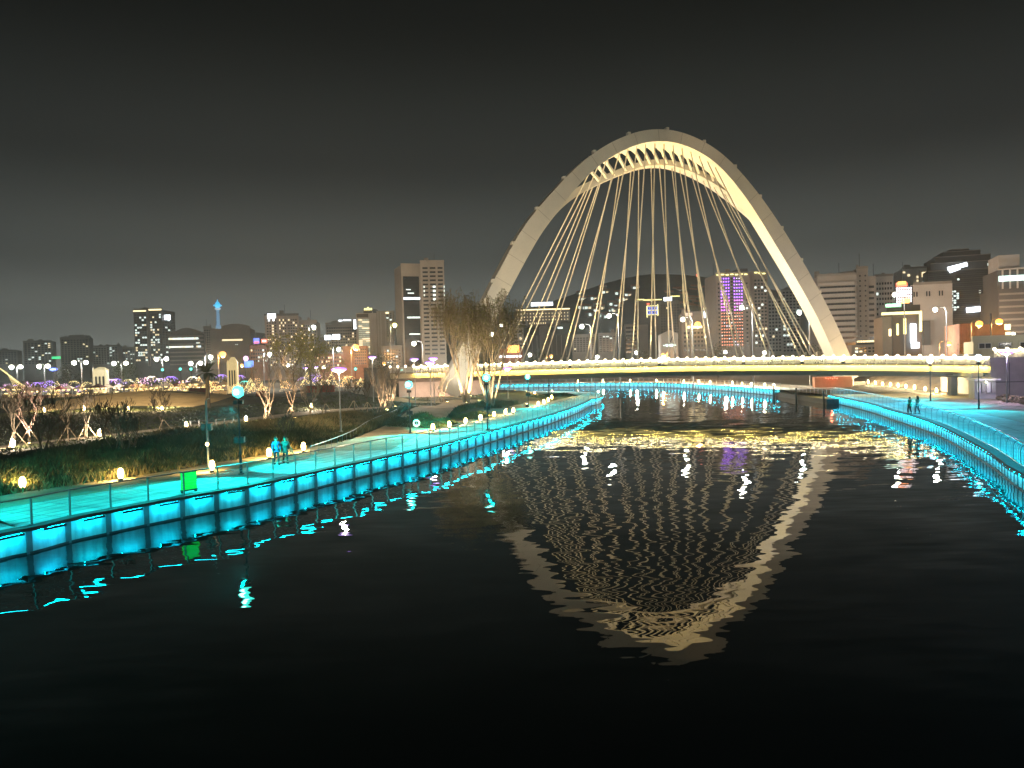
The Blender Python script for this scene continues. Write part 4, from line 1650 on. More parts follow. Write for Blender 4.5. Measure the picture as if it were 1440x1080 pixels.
# clipped mounds near the branch path and planting beds on the tip
def bush(label, px, py, rx, rz, m, seed, group=None, D=None, n=1500, ry=None):
    p = on_ground(px, py) if D is None else far_base(px, D)
    root = thing('bush', label, 'bush', p, 0, group)
    rnd = random.Random(seed)
    st, lf = MB(), MB()
    for k in range(9):
        a = k * .7
        st.tube([(0, 0, -.05), (math.cos(a) * rx * .4, math.sin(a) * rx * .4, rz * .7)], .02, 4)
    for i in range(n):
        v = Vector((rnd.gauss(0, 1), rnd.gauss(0, 1), abs(rnd.gauss(0, 1)))).normalized() * rnd.uniform(.72, 1.03)
        q = Vector((v.x * rx, v.y * (ry or rx), v.z * rz * (.85 + .2 * math.sin(v.x * 5))))
        d = Vector((rnd.uniform(-1, 1), rnd.uniform(-1, 1), rnd.uniform(-.2, 1))).normalized()
        w = d.orthogonal().normalized() * .035
        lf.add([q, q + w + d * .1, q + d * .26, q - w + d * .1], [(0, 1, 2, 3)])
    st.build('stems', m_dbark, root)
    tag(lf.build('leaves', m, root), kind='stuff')
    return root


bush('broad dark green mound of grass right of the branch path', 583, 598, 3.0, 1.25, m_grass, 61, n=4200, ry=2.6)
bush('low round mound beside the teal lamp at the branch path', 618, 600, 2.0, .8, m_grass, 62, n=2400)
bush('low dark planting mound below the right willow', 664, 588, 2.6, .7, m_grass, 63, n=2400)
bush('dark crescent of low plants in the bed at the peninsula tip', 738, 560, 4.2, .55, m_leaf2, 64, n=2600, ry=2.0)
bush('dark low planting farther out on the peninsula tip', 785, 557, 3.2, .5, m_leaf2, 65, n=1800, ry=1.6)
for k, (x, y) in enumerate(((1412, 563), (1420, 565), (1428, 566), (1437, 567), (1446, 569))):
    bush('tuft of dry warm lit grass by the paving on the right', x, y, .8, .8, m_straw, 70 + k, 'dry grass tufts on the right', n=500)
# ================================================================== people
m_skin = mat('skin', (.55, .36, .26), .6, .05, 8.0)
m_hair = mat('black_hair', (.015, .013, .012), .5, .1, 8.0)


def skin_mesh(name, verts, edges, radii, m, parent, sub=1, rootv=0):
    me = bpy.data.meshes.new(name)
    me.from_pydata([tuple(v) for v in verts], edges, [])
    me.materials.append(m)
    o = put(name, me, parent)
    md = o.modifiers.new('skin', 'SKIN')
    md.use_smooth_shade = True
    for i, r in enumerate(radii):
        d = me.skin_vertices[0].data[i]
        d.radius = (r, r) if not hasattr(r, '__len__') else r
        d.use_root = i == rootv
    s = o.modifiers.new('smooth', 'SUBSURF')
    s.levels = s.render_levels = sub
    return o


def person(label, p, face, shirt, trousers, H=1.72, stride=.22, arm=.25, hair_long=False, coat=False, cap=None, group=None):
    """face: heading in plan; local x right, y ahead"""
    k = H / 1.72
    root = thing('person', label, 'person', p, face - math.pi / 2, group)
    root.scale = (k, k, k)
    V = Vector
    hipL, hipR = V((-.09, 0, .90)), V((.09, 0, .90))
    pel, waist, chest, neck, chin, head, crown_ = V((0, 0, .94)), V((0, .0, 1.10)), V((0, .01, 1.30)), V((0, .01, 1.46)), V((0, .03, 1.53)), V((0, .03, 1.60)), V((0, .02, 1.68))
    kL, kR = V((-.10, .10 + stride * .4, .50)), V((.10, .06 - stride * .3, .50))
    aL, aR = V((-.10, stride, .09)), V((.10, -stride, .11))
    tL, tR = aL + V((0, .16, -.05)), aR + V((0, .15, -.06))
    shL, shR = V((-.19, 0, 1.40)), V((.19, 0, 1.40))
    eL, eR = V((-.25, -arm * .4, 1.13)), V((.25, .02 + arm * .3, 1.13))
    wL, wR = V((-.25, -arm * .3 + .1, .89)), V((.25, arm * .7 + .08, .90))
    hL, hR = wL + V((0, .02, -.08)), wR + V((0, .02, -.08))
    vs = [pel, waist, chest, neck, chin, head, crown_, shL, eL, wL, hL, shR, eR, wR, hR, hipL, kL, aL, hipR, kR, aR, tL, tR]
    rs = [.13, .12, .14, .052, .075, .098, .06, .06, .042, .027, .034, .06, .042, .027, .034, .088, .058, .04, .088, .058, .04, .035, .035]
    es = [(0, 1), (1, 2), (2, 3), (3, 4), (4, 5), (5, 6), (2, 7), (7, 8), (8, 9), (9, 10), (2, 11), (11, 12), (12, 13), (13, 14), (0, 15), (15, 16), (16, 17), (0, 18), (18, 19), (19, 20), (17, 21), (20, 22)]
    for wv, hi, s in ((hL, 10, 1), (hR, 14, -1)):
        for j, (dy, L) in enumerate(((-.03, .065), (-.01, .08), (.012, .075), (.032, .055))):
            a = len(vs)
            vs += [wv + V((0, dy, -.05)), wv + V((.012 * s, dy + .006, -.05 - L))]
            rs += [.010, .008]
            es += [(hi, a), (a, a + 1)]
        a = len(vs)
        vs += [wv + V((.015 * s, .045, .0)), wv + V((.022 * s, .07, -.04))]
        rs += [.011, .009]
        es += [(hi, a), (a, a + 1)]
    body = skin_mesh('body', vs, es, rs, m_skin, root)
    # clothes follow the same limbs a little larger
    ch = [pel + V((0, 0, -.04 if not coat else -.28)), pel, waist, chest, neck + V((0, 0, -.035)), shL, eL, wL + V((0, 0, .02)), shR, eR, wR + V((0, 0, .02))]
    cr_ = [.155 if not coat else .20, .155 if not coat else .20, .145 if not coat else .19, .165 if not coat else .19, .07, .078, .06 if not coat else .075, .043 if not coat else .06, .078, .06 if not coat else .075, .043 if not coat else .06]
    skin_mesh('jacket', ch, [(0, 1), (1, 2), (2, 3), (3, 4), (3, 5), (5, 6), (6, 7), (3, 8), (8, 9), (9, 10)], cr_, shirt, root, rootv=1)
    skin_mesh('trousers', [pel, hipL, kL, aL + V((0, 0, .03)), hipR, kR, aR + V((0, 0, .03))], [(0, 1), (1, 2), (2, 3), (0, 4), (4, 5), (5, 6)], [.14, .105, .075, .062, .105, .075, .062], trousers, root)
    for a, t in ((aL, tL), (aR, tR)):
        MB().bar(a + V((0, -.07, -.045)), t + V((0, .05, .0)), .095, .085).build('shoe', m_dark, root)
    hv = [(.001, 1.655), (.108, 1.60)] if False else None
    hb = MB().ball((0, -.005, 1.635), .112, 10)
    if hair_long:
        hb.lathe([(.075, 1.36), (.10, 1.46), (.10, 1.62)], 8, (0, -.035, 0))
    hb.build('hair', cap or m_hair, root, True)
    MB().add([V((-.016, .115, 1.575)), V((.016, .115, 1.575)), V((0, .152, 1.568)), V((0, .118, 1.615))], [(0, 1, 2), (0, 2, 3), (1, 3, 2)]).build('nose', m_skin, root)
    for s in (-1, 1):
        MB().ball((.036 * s, .112, 1.612), .013, 6).build('eye', m_hair, root)
        MB().ball((.105 * s, .02, 1.595), .024, 6).build('ear', m_skin, root)
    MB().box((0, .116, 1.545), (.045, .012, .010)).build('mouth', mat('lips', (.42, .18, .16), .5, .05), root)
    return root


m_blue = mat('blue_jacket', (.03, .16, .38), .8, .1, 6.0)
m_olive = mat('grey_green_coat', (.12, .13, .12), .85, .12, 6.0)
m_tealc = mat('green_top', (.05, .42, .26), .8, .1, 6.0)
m_tealc2 = mat('pale_teal_top', (.25, .55, .45), .8, .1, 6.0)
m_jean = mat('dark_trousers', (.03, .035, .045), .85, .1, 6.0)
m_brownh = mat('brown_hair', (.07, .045, .03), .6, .1, 6.0)
pp = G(389, 653, WALK + .02)
person('person in a blue jacket walking toward the camera on the cyan walk', pp, math.radians(-62), m_blue, m_jean, 1.74, .20, .2)
pq = G(401.5, 651, WALK + .02)
person('person in a bulky grey green coat walking beside the blue jacket', pq, math.radians(-62), m_olive, m_jean, 1.68, .16, .2, True, True, m_brownh)
pp = G(1279.5, 582.5, WALK + .02)
person('dark haired person in a green top by the right railing', pp, math.radians(115), m_tealc, m_jean, 1.70, .12, .15)
pq = G(1290.5, 582, WALK + .02)
person('brown haired person in a pale teal top by the right railing', pq, math.radians(115), m_tealc2, m_jean, 1.76, .14, .15, True, False, m_brownh)

# ------------------------------------------------------------------ things on the left promenade
p = G(266, 692, WALK + .02)
k = min(range(len(LEFT)), key=lambda i: (LEFT[i].x - p.x) ** 2 + (LEFT[i].y - p.y) ** 2)
d = LEFT[k + 1] - LEFT[k - 1]
gb = thing('green_light_box', 'green lit box on short legs standing behind the cable railing', 'light box', p, math.atan2(d.y, d.x))
MB().box((0, 0, .58), (.78, .14, .86)).build('light_panel', emat('green_panel_light', (.0, .82, .05), 1.0, True, (.02, .25, .04)), gb)
MB().box((0, 0, 1.04), (.84, .18, .06)).box((0, 0, .12), (.84, .18, .06)).build('frame', m_dark, gb)
for s in (-1, 1):
    MB().box((.36 * s, 0, .045), (.06, .2, .09)).build('leg', m_dark, gb)
# slim edging rail that runs from the promenade along the branch path
ed = resample(smoothline([G(x, y, 1.12) for x, y in ((437, 640), (462, 631), (484, 622), (500, 613), (516, 603), (530, 597), (560, 589))], 2), .8)
er = thing('path_handrail', 'low pale handrail curving up the left side of the branch path', 'handrail')
rl = []
for i, q in enumerate(ed):
    z = ground_z(q.x, q.y)
    rl.append(Vector((q.x, q.y, z + .62)))
    if i % 2 == 0:
        MB().tube([(q.x, q.y, z - .05), (q.x, q.y, z + .62)], .02, 5).build('post', m_steel, er)
MB().tube(rl, .035, 6).build('rail', m_steel, er)
# life buoy stand by the branch path
p = on_ground(586, 606)
bs = thing('life_buoy_stand', 'life buoy hung on a short stand at the foot of the dark mound', 'life buoy', p)
MB().box((0, .08, .5), (.08, .06, 1.0)).build('post', m_steel, bs)
ring = [(math.cos(a) * .27, 0, .72 + math.sin(a) * .27) for a in [i * math.pi / 8 for i in range(17)]]
MB().tube(ring, .07, 6).build('buoy', mat('buoy_white', (.7, .68, .62), .6, .1), bs)
# low fence rails along the path behind the plants
fz = thing('low_fence', 'low dark post and rail fence at the edge of the far path', 'fence')
pts = [on_ground(x, y) for x, y in ((268, 602.5), (280, 601.5), (292, 600.5), (304, 599.5), (316, 598), (328, 597))]
for q in pts:
    MB().box((q.x, q.y, q.z + .35), (.09, .09, .8)).build('post', m_dark, fz)
MB().tube([q + Vector((0, 0, .68)) for q in pts], .04, 5).build('rail', m_dark, fz)
# ================================================================== the town
def facade(name, c, v=.10, s=.15):
    return mat(name, c, .85, v, s, .0)


f_brown = facade('brown_facade', (.31, .28, .25))
f_grey = facade('grey_facade', (.33, .32, .29))
f_dgrey = facade('dark_facade', (.12, .12, .12))
f_pale = facade('pale_facade', (.53, .52, .50))
f_white = facade('white_facade', (.62, .61, .58))
f_conc = facade('concrete_facade', (.42, .405, .37))
f_brick = facade('brick_facade', (.36, .17, .10), .2, .6)
f_cream = facade('cream_facade', (.50, .48, .36))
g_dark = mat('dark_window_glass', (.02, .022, .026), .15, .3, .4, 0, 0, .6)
w_warm = emat('warm_lit_window', (1.0, .78, .45), 1.6)
w_cool = emat('cool_lit_window', (.84, 1.0, .94), 1.7)
w_dim = emat('dim_lit_window', (1.0, .80, .55), .35)
s_white = emat('white_sign_light', (.86, .93, 1.0), 5.0)
s_cool = emat('cyan_white_sign_light', (.72, 1.0, .92), 2.2)
s_warm = emat('warm_sign_light', (1.0, .80, .42), 2.6)
s_yel = emat('yellow_sign_light', (1.0, .88, .32), 2.4)
s_red = emat('red_sign_light', (1.0, .09, .03), 2.2)
s_org = emat('orange_sign_light', (1.0, .42, .06), 3.0)
s_blue = emat('blue_sign_light', (.04, .16, 1.0), 2.0)
s_green = emat('green_sign_light', (.0, .75, .24), 1.6)
s_purp = emat('purple_facade_light', (.34, .10, 1.0), 4.2)
s_mag = emat('magenta_facade_light', (.85, .14, .95), 3.2)
s_pink = emat('red_orange_facade_light', (1.0, .26, .12), 2.4)
s_cyan = emat('blue_tower_light', (.05, .55, 1.0), 1.4)


class Bld:
    """a building at a distance; fx(px) and fz(py) turn pixels into metres on its front"""
    def __init__(s, name, label, cat, px0, px1, D, depth, yaw=0.0, ztop=None, group=None):
        s.D = D
        a, b_ = A(px0, 505, D), A(px1, 505, D)
        s.c = (a.x + b_.x) / 2
        s.zb = ground_z(s.c, D) - .05
        s.w = (b_.x - a.x)
        s.face = -math.atan2(s.c, D) * .6 + yaw
        s.w /= max(.5, math.cos(yaw))
        s.depth = depth
        s.px0, s.px1 = px0, px1
        s.root = thing(name, label, cat, (s.c, D, s.zb), s.face, group)

    def x(s, px):
        return (px - (s.px0 + s.px1) / 2) / (s.px1 - s.px0) * s.w

    def z(s, py, px=None):
        return A(px if px is not None else (s.px0 + s.px1) / 2, py, s.D).z - s.zb

    def block(s, name, m, px0, px1, py_top, y0=0.0, depth=None, py_bot=None):
        x0, x1 = s.x(px0), s.x(px1)
        z1 = s.z(py_top)
        z0 = s.z(py_bot) if py_bot else 0.0
        dp = depth or s.depth
        MB().box(((x0 + x1) / 2, y0 + dp / 2, (z0 + z1) / 2), (x1 - x0, dp, z1 - z0)).build(name, m, s.root)
        return x0, x1, z0, z1

    def windows(s, px0, px1, py0, py1, nx, ny, y0=0.0, lit=.1, fill=(.6, .5), lm=None, seed=0, dark=g_dark, name='window', also=None):
        """a grid of windows standing a hand proud of the wall, some of them lit"""
        r = random.Random(seed + int(px0 * 7 + py0))
        x0, x1, z1, z0 = s.x(px0), s.x(px1), s.z(py0), s.z(py1)
        dx, dz = (x1 - x0) / nx, (z1 - z0) / ny
        A_, B_, C_ = MB(), MB(), MB()
        for j in range(ny):
            for i in range(nx):
                t = B_ if r.random() < lit else A_
                if t is B_ and r.random() < .35:
                    t = C_
                t.box((x0 + (i + .5) * dx, y0 - .06, z0 + (j + .5) * dz), (dx * fill[0], .16, dz * fill[1]))
        big = dx * FPX / s.D > 10
        for mb, mm, nm in ((A_, dark, name), (B_, lm or w_cool, 'lit_' + name), (C_, w_warm, 'lit_' + name)):
            if mb.v and mm:
                tag(mb.build(nm, mm, s.root), kind='stuff')

    def side_windows(s, right, ny, nz, py0, py1, lit=.1, fill=(.6, .5), lm=None, seed=0):
        r = random.Random(seed + 5)
        x = (s.w / 2 + .06) * (1 if right else -1)
        z1, z0 = s.z(py0), s.z(py1)
        dy, dz = s.depth / ny, (z1 - z0) / nz
        A_, B_ = MB(), MB()
        for j in range(nz):
            for i in range(ny):
                (B_ if r.random() < lit else A_).box((x, (i + .5) * dy, z0 + (j + .5) * dz), (.16, dy * fill[0], dz * fill[1]))
        tag(A_.build('side_window', g_dark, s.root), kind='stuff')
        if B_.v:
            tag(B_.build('lit_side_window', lm or w_cool, s.root), kind='stuff')

    def bands(s, name, m, px0, px1, py0, py1, n, y0=0.0, h=.45, out=.25):
        x0, x1, z1, z0 = s.x(px0), s.x(px1), s.z(py0), s.z(py1)
        dz = (z1 - z0) / n
        for j in range(n):
            MB().box(((x0 + x1) / 2, y0 - out / 2 + .02, z0 + (j + .5) * dz), (x1 - x0, out, dz * h)).build(name, m, s.root)

    def panel(s, name, m, px0, px1, py0, py1, y0=0.0, t=.3, tilt=0.0):
        x0, x1, z1, z0 = s.x(px0), s.x(px1), s.z(py0), s.z(py1)
        mb = MB().bar(((x0), y0 - t / 2 - .05, (z0 + z1) / 2 - tilt), ((x1), y0 - t / 2 - .05, (z0 + z1) / 2 + tilt), t, z1 - z0)
        return mb.build(name, m, s.root)

    def roof(s, px0, px1, py, seed=0, n=3, m=None):
        r = random.Random(seed)
        x0, x1, z = s.x(px0), s.x(px1), s.z(py)
        MB().box(((x0 + x1) / 2, .15, z + .35), (x1 - x0 + .3, .5, 1.0)).build('parapet', m or f_grey, s.root)
        for k in range(n):
            x = r.uniform(x0 + 1, x1 - 1)
            a = r.uniform(.08, .2) * (x1 - x0)
            MB().box((x, s.depth * r.uniform(.3, .6), z + 1.2), (a, a * .8, r.uniform(2, 4))).build('roof_housing', m or f_grey, s.root)
        x = r.uniform(x0 + 1, x1 - 1)
        MB().tube([(x, s.depth * .4, z), (x, s.depth * .4, z + r.uniform(4, 8))], .12, 4).build('antenna', m_dark, s.root)


# --- far left, faint in the haze
for px0, px1, pt, D, lab, m, nx, ny, lit in (
        (-12, 22, 493, 900, 'low pale apartment slab at the far left edge', f_grey, 9, 7, .06),
        (36, 71, 480, 880, 'faint apartment slab with a few lit windows left of the green sign', f_grey, 8, 11, .16),
        (88, 124, 475, 860, 'wide faint block with a crown shaped roof behind the double lamps', f_grey, 9, 12, .03),
        (127, 150, 487, 900, 'low faint block right of the crown roofed block', f_pale, 6, 9, .08),
        (150, 166, 486, 840, 'narrow pale apartment slab above the cream gate', f_pale, 4, 11, .10),
        (173, 190, 489, 830, 'dim apartment block left of the lit tower', f_grey, 5, 10, .22)):
    B = Bld('apartment_block', lab, 'building', px0, px1, D, 22)
    B.block('wall', m, px0, px1, pt)
    B.windows(px0 + 1, px1 - 1, pt + 2, 512, nx, ny, lit=lit, seed=px0)
    B.roof(px0, px1, pt, seed=px0 + 3)
    if px0 == 88:
        B.block('roof_crown', m, 98, 117, 471, 3, 14, 475)
# green and blue signs on posts
for px, py, w, h, D, mm, lab in ((79, 503, 12, 3, 420, s_green, 'long green lit roof sign in the distance at far left'), (75, 519.5, 12, 5, 260, s_blue, 'blue oval lit sign above the festival at left')):
    p = A(px, py, D)
    z0 = ground_z(p.x, D)
    r = thing('lit_sign', lab, 'sign', (p.x, D, z0))
    MB().tube([(0, .2, 0), (0, .2, p.z - z0)], .15, 6).build('post', m_steel, r)
    ww, hh = w * D / FPX, h * D / FPX
    if mm is s_blue:
        MB().lathe([(ww / 2, -.15), (ww / 2, .15)], 16).build('sign_panel', mm, r).matrix_local = Matrix.Translation((0, 0, p.z - z0)) @ Matrix.Rotation(math.pi / 2, 4, 'X') @ Matrix.Diagonal((1, hh / ww, 1, 1))
        MB().box((0, -.22, p.z - z0), (ww * .6, .06, hh * .16)).build('sign_line', s_white, r)
    else:
        MB().box((0, 0, p.z - z0), (ww, .3, hh)).build('sign_panel', mm, r)

# --- the lit apartment tower at left
B = Bld('apartment_tower', 'tall apartment tower at left with many white lit windows and warm roof line', 'building', 191, 229, 620, 26, math.radians(-14))
B.block('wall', f_dgrey, 191, 229, 436)
B.windows(192, 208, 441, 508, 5, 19, lit=.36, seed=2, fill=(.7, .55))
B.windows(213, 228, 441, 508, 5, 19, lit=.36, seed=5, fill=(.7, .55))
B.panel('roof_light', s_warm, 191, 208, 436.2, 437.8)
B.panel('roof_light', s_warm, 212, 229, 434.8, 436.6)
B.side_windows(True, 5, 19, 441, 508, .04)
B.roof(191, 229, 435, 4)
B.panel('balcony_fin', f_grey, 209, 212, 437, 515, 0, 1.2)
B.panel('corner_sign', s_white, 230, 238, 443, 450, 4)
# --- dark round roofed block
B = Bld('office_block', 'dark round roofed block with two bands of lit windows beside the lit tower', 'building', 240, 287, 560, 30)
B.block('wall', f_dgrey, 240, 287, 470)
mb = MB()
n = 12
prof = [(B.x(242) + (B.x(286) - B.x(242)) * i / n, B.z(470) + (B.z(461) - B.z(470)) * math.sin(math.pi * i / n)) for i in range(n + 1)]
mb.strip([Vector((x, 0, z)) for x, z in prof], [Vector((x, 30, z)) for x, z in prof])
mb.add([(x, 0, z) for x, z in prof], [tuple(range(n + 1))])
mb.build('vaulted_roof', f_dgrey, B.root)
B.bands('spandrel', f_grey, 241, 286, 470, 515, 8, 0, .35)
B.windows(240, 279, 474.5, 478, 22, 1, lit=1, fill=(.9, .8), seed=1)
B.windows(240, 272, 486, 490, 18, 1, lit=1, fill=(.9, .8), seed=1)
B.windows(276, 282, 486, 490, 3, 1, lit=1, fill=(.9, .8), seed=1)
B.windows(276, 281, 481.5, 484, 3, 1, lit=1, fill=(.8, .8), seed=1)
B = Bld('office_block', 'narrow pale block right of the dark round roofed block', 'building', 288, 298, 570, 20)
B.block('wall', f_grey, 288, 298, 460)
B.windows(288.5, 297.5, 463, 510, 3, 14, lit=.02)
B.roof(288, 298, 460, 6, 1)
# --- the blue tower
p = A(307.5, 470, 1000)
tw = thing('observation_tower', 'slim observation tower glowing blue on the skyline at left', 'tower', (p.x, 1000, ground_z(p.x, 1000)))
zb = ground_z(p.x, 1000)
T = lambda py: A(307.5, py, 1000).z - zb
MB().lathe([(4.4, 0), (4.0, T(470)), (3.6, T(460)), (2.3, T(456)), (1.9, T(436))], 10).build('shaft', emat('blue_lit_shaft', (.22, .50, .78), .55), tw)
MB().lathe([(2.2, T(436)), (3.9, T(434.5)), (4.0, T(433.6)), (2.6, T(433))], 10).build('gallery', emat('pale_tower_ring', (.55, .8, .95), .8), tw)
MB().lathe([(2.4, T(433)), (3.2, T(431)), (5.6, T(430)), (5.8, T(429.2)), (3.4, T(428.4)), (2.6, T(426)), (.8, T(424)), (.3, T(421))], 8).build('lantern', s_cyan, tw)
MB().lathe([(6.4, T(467.5)), (6.6, T(470.5))], 12).build('base_sign', s_white, tw)
# --- dark block below the tower
B = Bld('office_block', 'brown dark block with a curved roof and one lit band below the blue tower', 'building', 298, 352, 540, 30)
B.block('wall', f_brown, 298, 352, 462)
mb = MB()
prof = [(B.x(313) + (B.x(351) - B.x(313)) * i / n, B.z(462) + (B.z(455) - B.z(462)) * math.sin(math.pi * (.15 + .7 * i / n))) for i in range(n + 1)]
mb.strip([Vector((x, 1, z)) for x, z in prof], [Vector((x, 28, z)) for x, z in prof])
mb.add([(x, 1, z) for x, z in prof] + [(prof[-1][0], 1, B.z(463)), (prof[0][0], 1, B.z(463))], [tuple(range(n + 3))])
mb.build('vaulted_roof', f_brown, B.root)
B.bands('spandrel', f_brown, 299, 351, 466, 512, 8, 0, .4)
B.windows(314, 341, 476.5, 480, 14, 1, lit=1, fill=(.95, .7), lm=w_warm)
B.windows(331, 335, 483.5, 486, 2, 1, lit=1)
# round blue red sign and red sign
B = Bld('shop_building', 'low orange lit row of shops with blue and red signs', 'building', 352, 376, 420, 16)
B.block('wall', f_brick, 352, 376, 485)
B.windows(353, 375, 490, 510, 7, 4, lit=.2)
B.panel('round_sign', s_blue, 358, 365.5, 475.5, 483)
B.panel('round_sign_band', s_red, 358.5, 365, 480.5, 482.5, -.2)
B.panel('red_sign', s_red, 368.5, 376, 477, 482.5)
B.panel('red_sign_line', s_white, 370, 374.5, 479.2, 480, -.25)
for k in (361, 372):
    B.panel('sign_post', m_dark, k - .4, k + .4, 483, 486)
# --- brown apartment block
B = Bld('apartment_block', 'brown apartment block with scattered lit windows and bright roof corner sign', 'building', 375, 421, 430, 20)
B.block('wall', f_brown, 375, 421, 444)
for k, (a, b_) in enumerate(((377, 391), (394, 404), (406, 419))):
    B.windows(a, b_, 448, 515, 4, 17, lit=.22, seed=k, lm=w_warm)
for k in (376, 392.5, 405, 420):
    B.panel('pilaster', f_brown, k - .8, k + .8, 444, 520, 0, .8)
B.roof(375, 421, 443, 9, 2, f_dgrey)
B.block('roof_storey', f_dgrey, 392, 418, 440.5, 2, 10, 444)
B.panel('corner_sign', s_white, 379, 390, 441, 447)
B.panel('corner_sign_lower', s_white, 380, 382, 448, 451)
B.panel('corner_sign_lower', s_white, 386, 388, 448, 451)
B = Bld('apartment_block', 'lower brown apartment wing right of the brown block', 'building', 421, 447, 440, 20)
B.block('wall', f_brown, 421, 447, 452)
B.windows(422, 446, 456, 515, 8, 14, lit=.16, lm=w_warm)
B.roof(421, 447, 452, 11, 2)
# --- hillside block with lights
B = Bld('apartment_block', 'dim hillside apartment block with roof lights left of the pale office', 'building', 460, 503, 620, 24)
B.block('wall', f_grey, 460, 503, 456)
B.block('upper_storeys', f_grey, 476, 503, 449, 2, 18, 456)
B.windows(461, 502, 459, 500, 13, 10, lit=.14, lm=w_warm)
B.panel('roof_light', s_white, 478, 483, 450, 451.5)
B.panel('roof_light', s_white, 485, 490, 449.5, 451)
B.panel('roof_light', s_white, 491, 495, 449.5, 451)
B.roof(460, 503, 455, 13, 2)
B = Bld('office_block', 'orange lit brick block beside the bright sodium lamp', 'building', 444, 516, 380, 16)
B.block('wall', f_brick, 444, 482, 497)
B.block('wing', f_brick, 482, 516, 487)
B.windows(446, 480, 500, 516, 11, 3, lit=.3, lm=w_warm)
B.windows(498, 515, 490, 514, 6, 6, lit=.03)
B.panel('white_sign', s_white, 458, 467, 471, 477.5)
B.panel('white_sign', s_white, 469, 479, 470, 477)
for k in (462, 474):
    B.panel('sign_post', m_dark, k - .4, k + .4, 476.5, 498)
# --- pale office with green white lit face
B = Bld('office_block', 'pale office block whose left face glows green white, yellow roof sign', 'building', 503, 555, 470, 24)
B.block('wall', f_pale, 503, 531, 440)
B.block('wing', f_conc, 531, 555, 437, 2, 22)
em_face = emat('glowing_blinds', (.66, .80, .58), .42)
B.windows(506, 521, 448, 498, 3, 17, lit=1, fill=(.96, .62), lm=em_face, seed=1)
B.panel('roof_band', f_dgrey, 504, 520, 441, 446)
for k in (526, 533, 537, 543):
    B.panel('pilaster', f_pale, k - .7, k + .7, 438, 500, 0 if k < 531 else 2, .9)
B.windows(544, 553, 440, 474, 2, 12, y0=2, lit=.03)
B.block('roof_storey', f_dgrey, 513, 531, 434, 3, 12, 440)
for k in range(5):
    B.panel('roof_sign', s_yel, 514 + k * 2.3, 515.7 + k * 2.3, 432.5 - (k == 2) * 1.5, 435.5, 3)
B.panel('flag_sign', s_white, 499.5, 502.5, 449, 462)
B.panel('roof_lamp', s_warm, 544, 548, 439, 441, 2)
B = Bld('office_block', 'low grey block between the pale office and the tall tower', 'building', 538, 566, 400, 18)
B.block('wall', f_grey, 538, 566, 488)
B.windows(540, 564, 491, 512, 6, 5, lit=.05)
B.roof(538, 566, 488, 3, 1)

# --- the tall tower, two faces
B = Bld('office_tower', 'tall office tower, dark glass face with lit lines on the left and ribbed concrete face', 'building', 595, 628, 400, 20, math.radians(4))
B.block('wall', f_conc, 595, 628, 368)
ny = 22
x0, x1 = B.x(598), B.x(627)
for (a, b_) in ((598, 605.2), (608, 616), (619, 626)):
    B.windows(a, b_, 374, 500, 1, ny, lit=0, fill=(1.0, .42))
for pxs in ((599, 600.2), (611.8, 615.3), (627, 628)):
    for k in range(4):
        py = 402 + k * 5.85
        if pxs[0] == 627 and k == 3 or pxs[0] == 599 and k == 3:
            continue
        B.panel('lit_window', w_cool, pxs[0], pxs[1], py, py + 2.6, -.12, .2)
for k in (606.6, 617.5):
    for q in range(14):
        B.panel('stair_light', w_dim, k - .3, k + .3, 376 + q * 6.6, 377.2 + q * 6.6, -.05, .15)
B.panel('rib', f_conc, 605.6, 607.6, 368, 505, 0, .5)
B.panel('rib', f_conc, 616.4, 618.6, 368, 505, 0, .5)
B.roof(595, 628, 368, 8, 2, f_conc)
# left face: its own wing, turned
zb_, wl = B.zb, (595 - 568) * 400 / FPX
lw = thing('office_tower', 'dark glass wing of the tall tower framed in concrete with white lit lines', 'building', tuple(A(581.5, 505, 403)[:2]) + (zb_,), math.radians(20))
hw = B.z(371)
wl *= 1.03
MB().box((0, 9, hw / 2), (wl, 18, hw)).build('wall', f_conc, lw)
MB().box((-.1, -.05, hw * .455), (wl * .82, .3, hw * .89)).build('glass_curtain', g_dark, lw)
nfl = 24
for k in range(1, nfl):
    MB().box((-.1, -.22, hw * .89 * k / nfl), (wl * .82, .06, .10)).build('transom', m_dark, lw)
zf = lambda py: A(581, py, 400).z - zb_
for py, a, b_, em, h in ((419, -.41, .41, s_white, 1.1), (406.5, -.28, -.05, w_cool, .45), (411.5, -.2, .12, w_cool, .5), (446, -.26, .40, w_cool, .75), (469.5, -.18, .38, w_cool, .6)):
    MB().box((wl * (a + b_) / 2, -.3, zf(py)), (wl * (b_ - a), .12, h)).build('lit_floor', em, lw)
MB().box((0, .0, hw + .4), (wl + .3, .5, 1.0)).build('parapet', f_conc, lw)

# --- canopy building under the arch
B = Bld('terminal_building', 'broad topped building with rows of warm window dots and a glowing roof bar', 'building', 727, 803, 520, 40)
B.block('trunk', f_brown, 760, 772, 455, 6, 22)
B.block('upper_floors', f_brown, 727, 803, 436, 0, 36, 452)
B.block('lower_tier', f_brown, 741, 790, 452, 3, 30, 457)
B.panel('roof_line', s_warm, 727, 803, 434.3, 435.8)
B.windows(728, 802, 438.5, 452, 17, 3, lit=.9, fill=(.24, .30), lm=w_warm, seed=3, dark=None)
B.windows(742, 770, 452, 456, 9, 1, y0=3, lit=.9, fill=(.3, .5), lm=w_warm, dark=None)
B.panel('roof_sign', s_white, 749, 780, 423.5, 428.5, 10)
for k in (753, 776):
    B.panel('sign_post', m_dark, k - .3, k + .3, 428, 436, 10)
B.block('glass_hall', f_dgrey, 738, 803, 470, 10, 24)
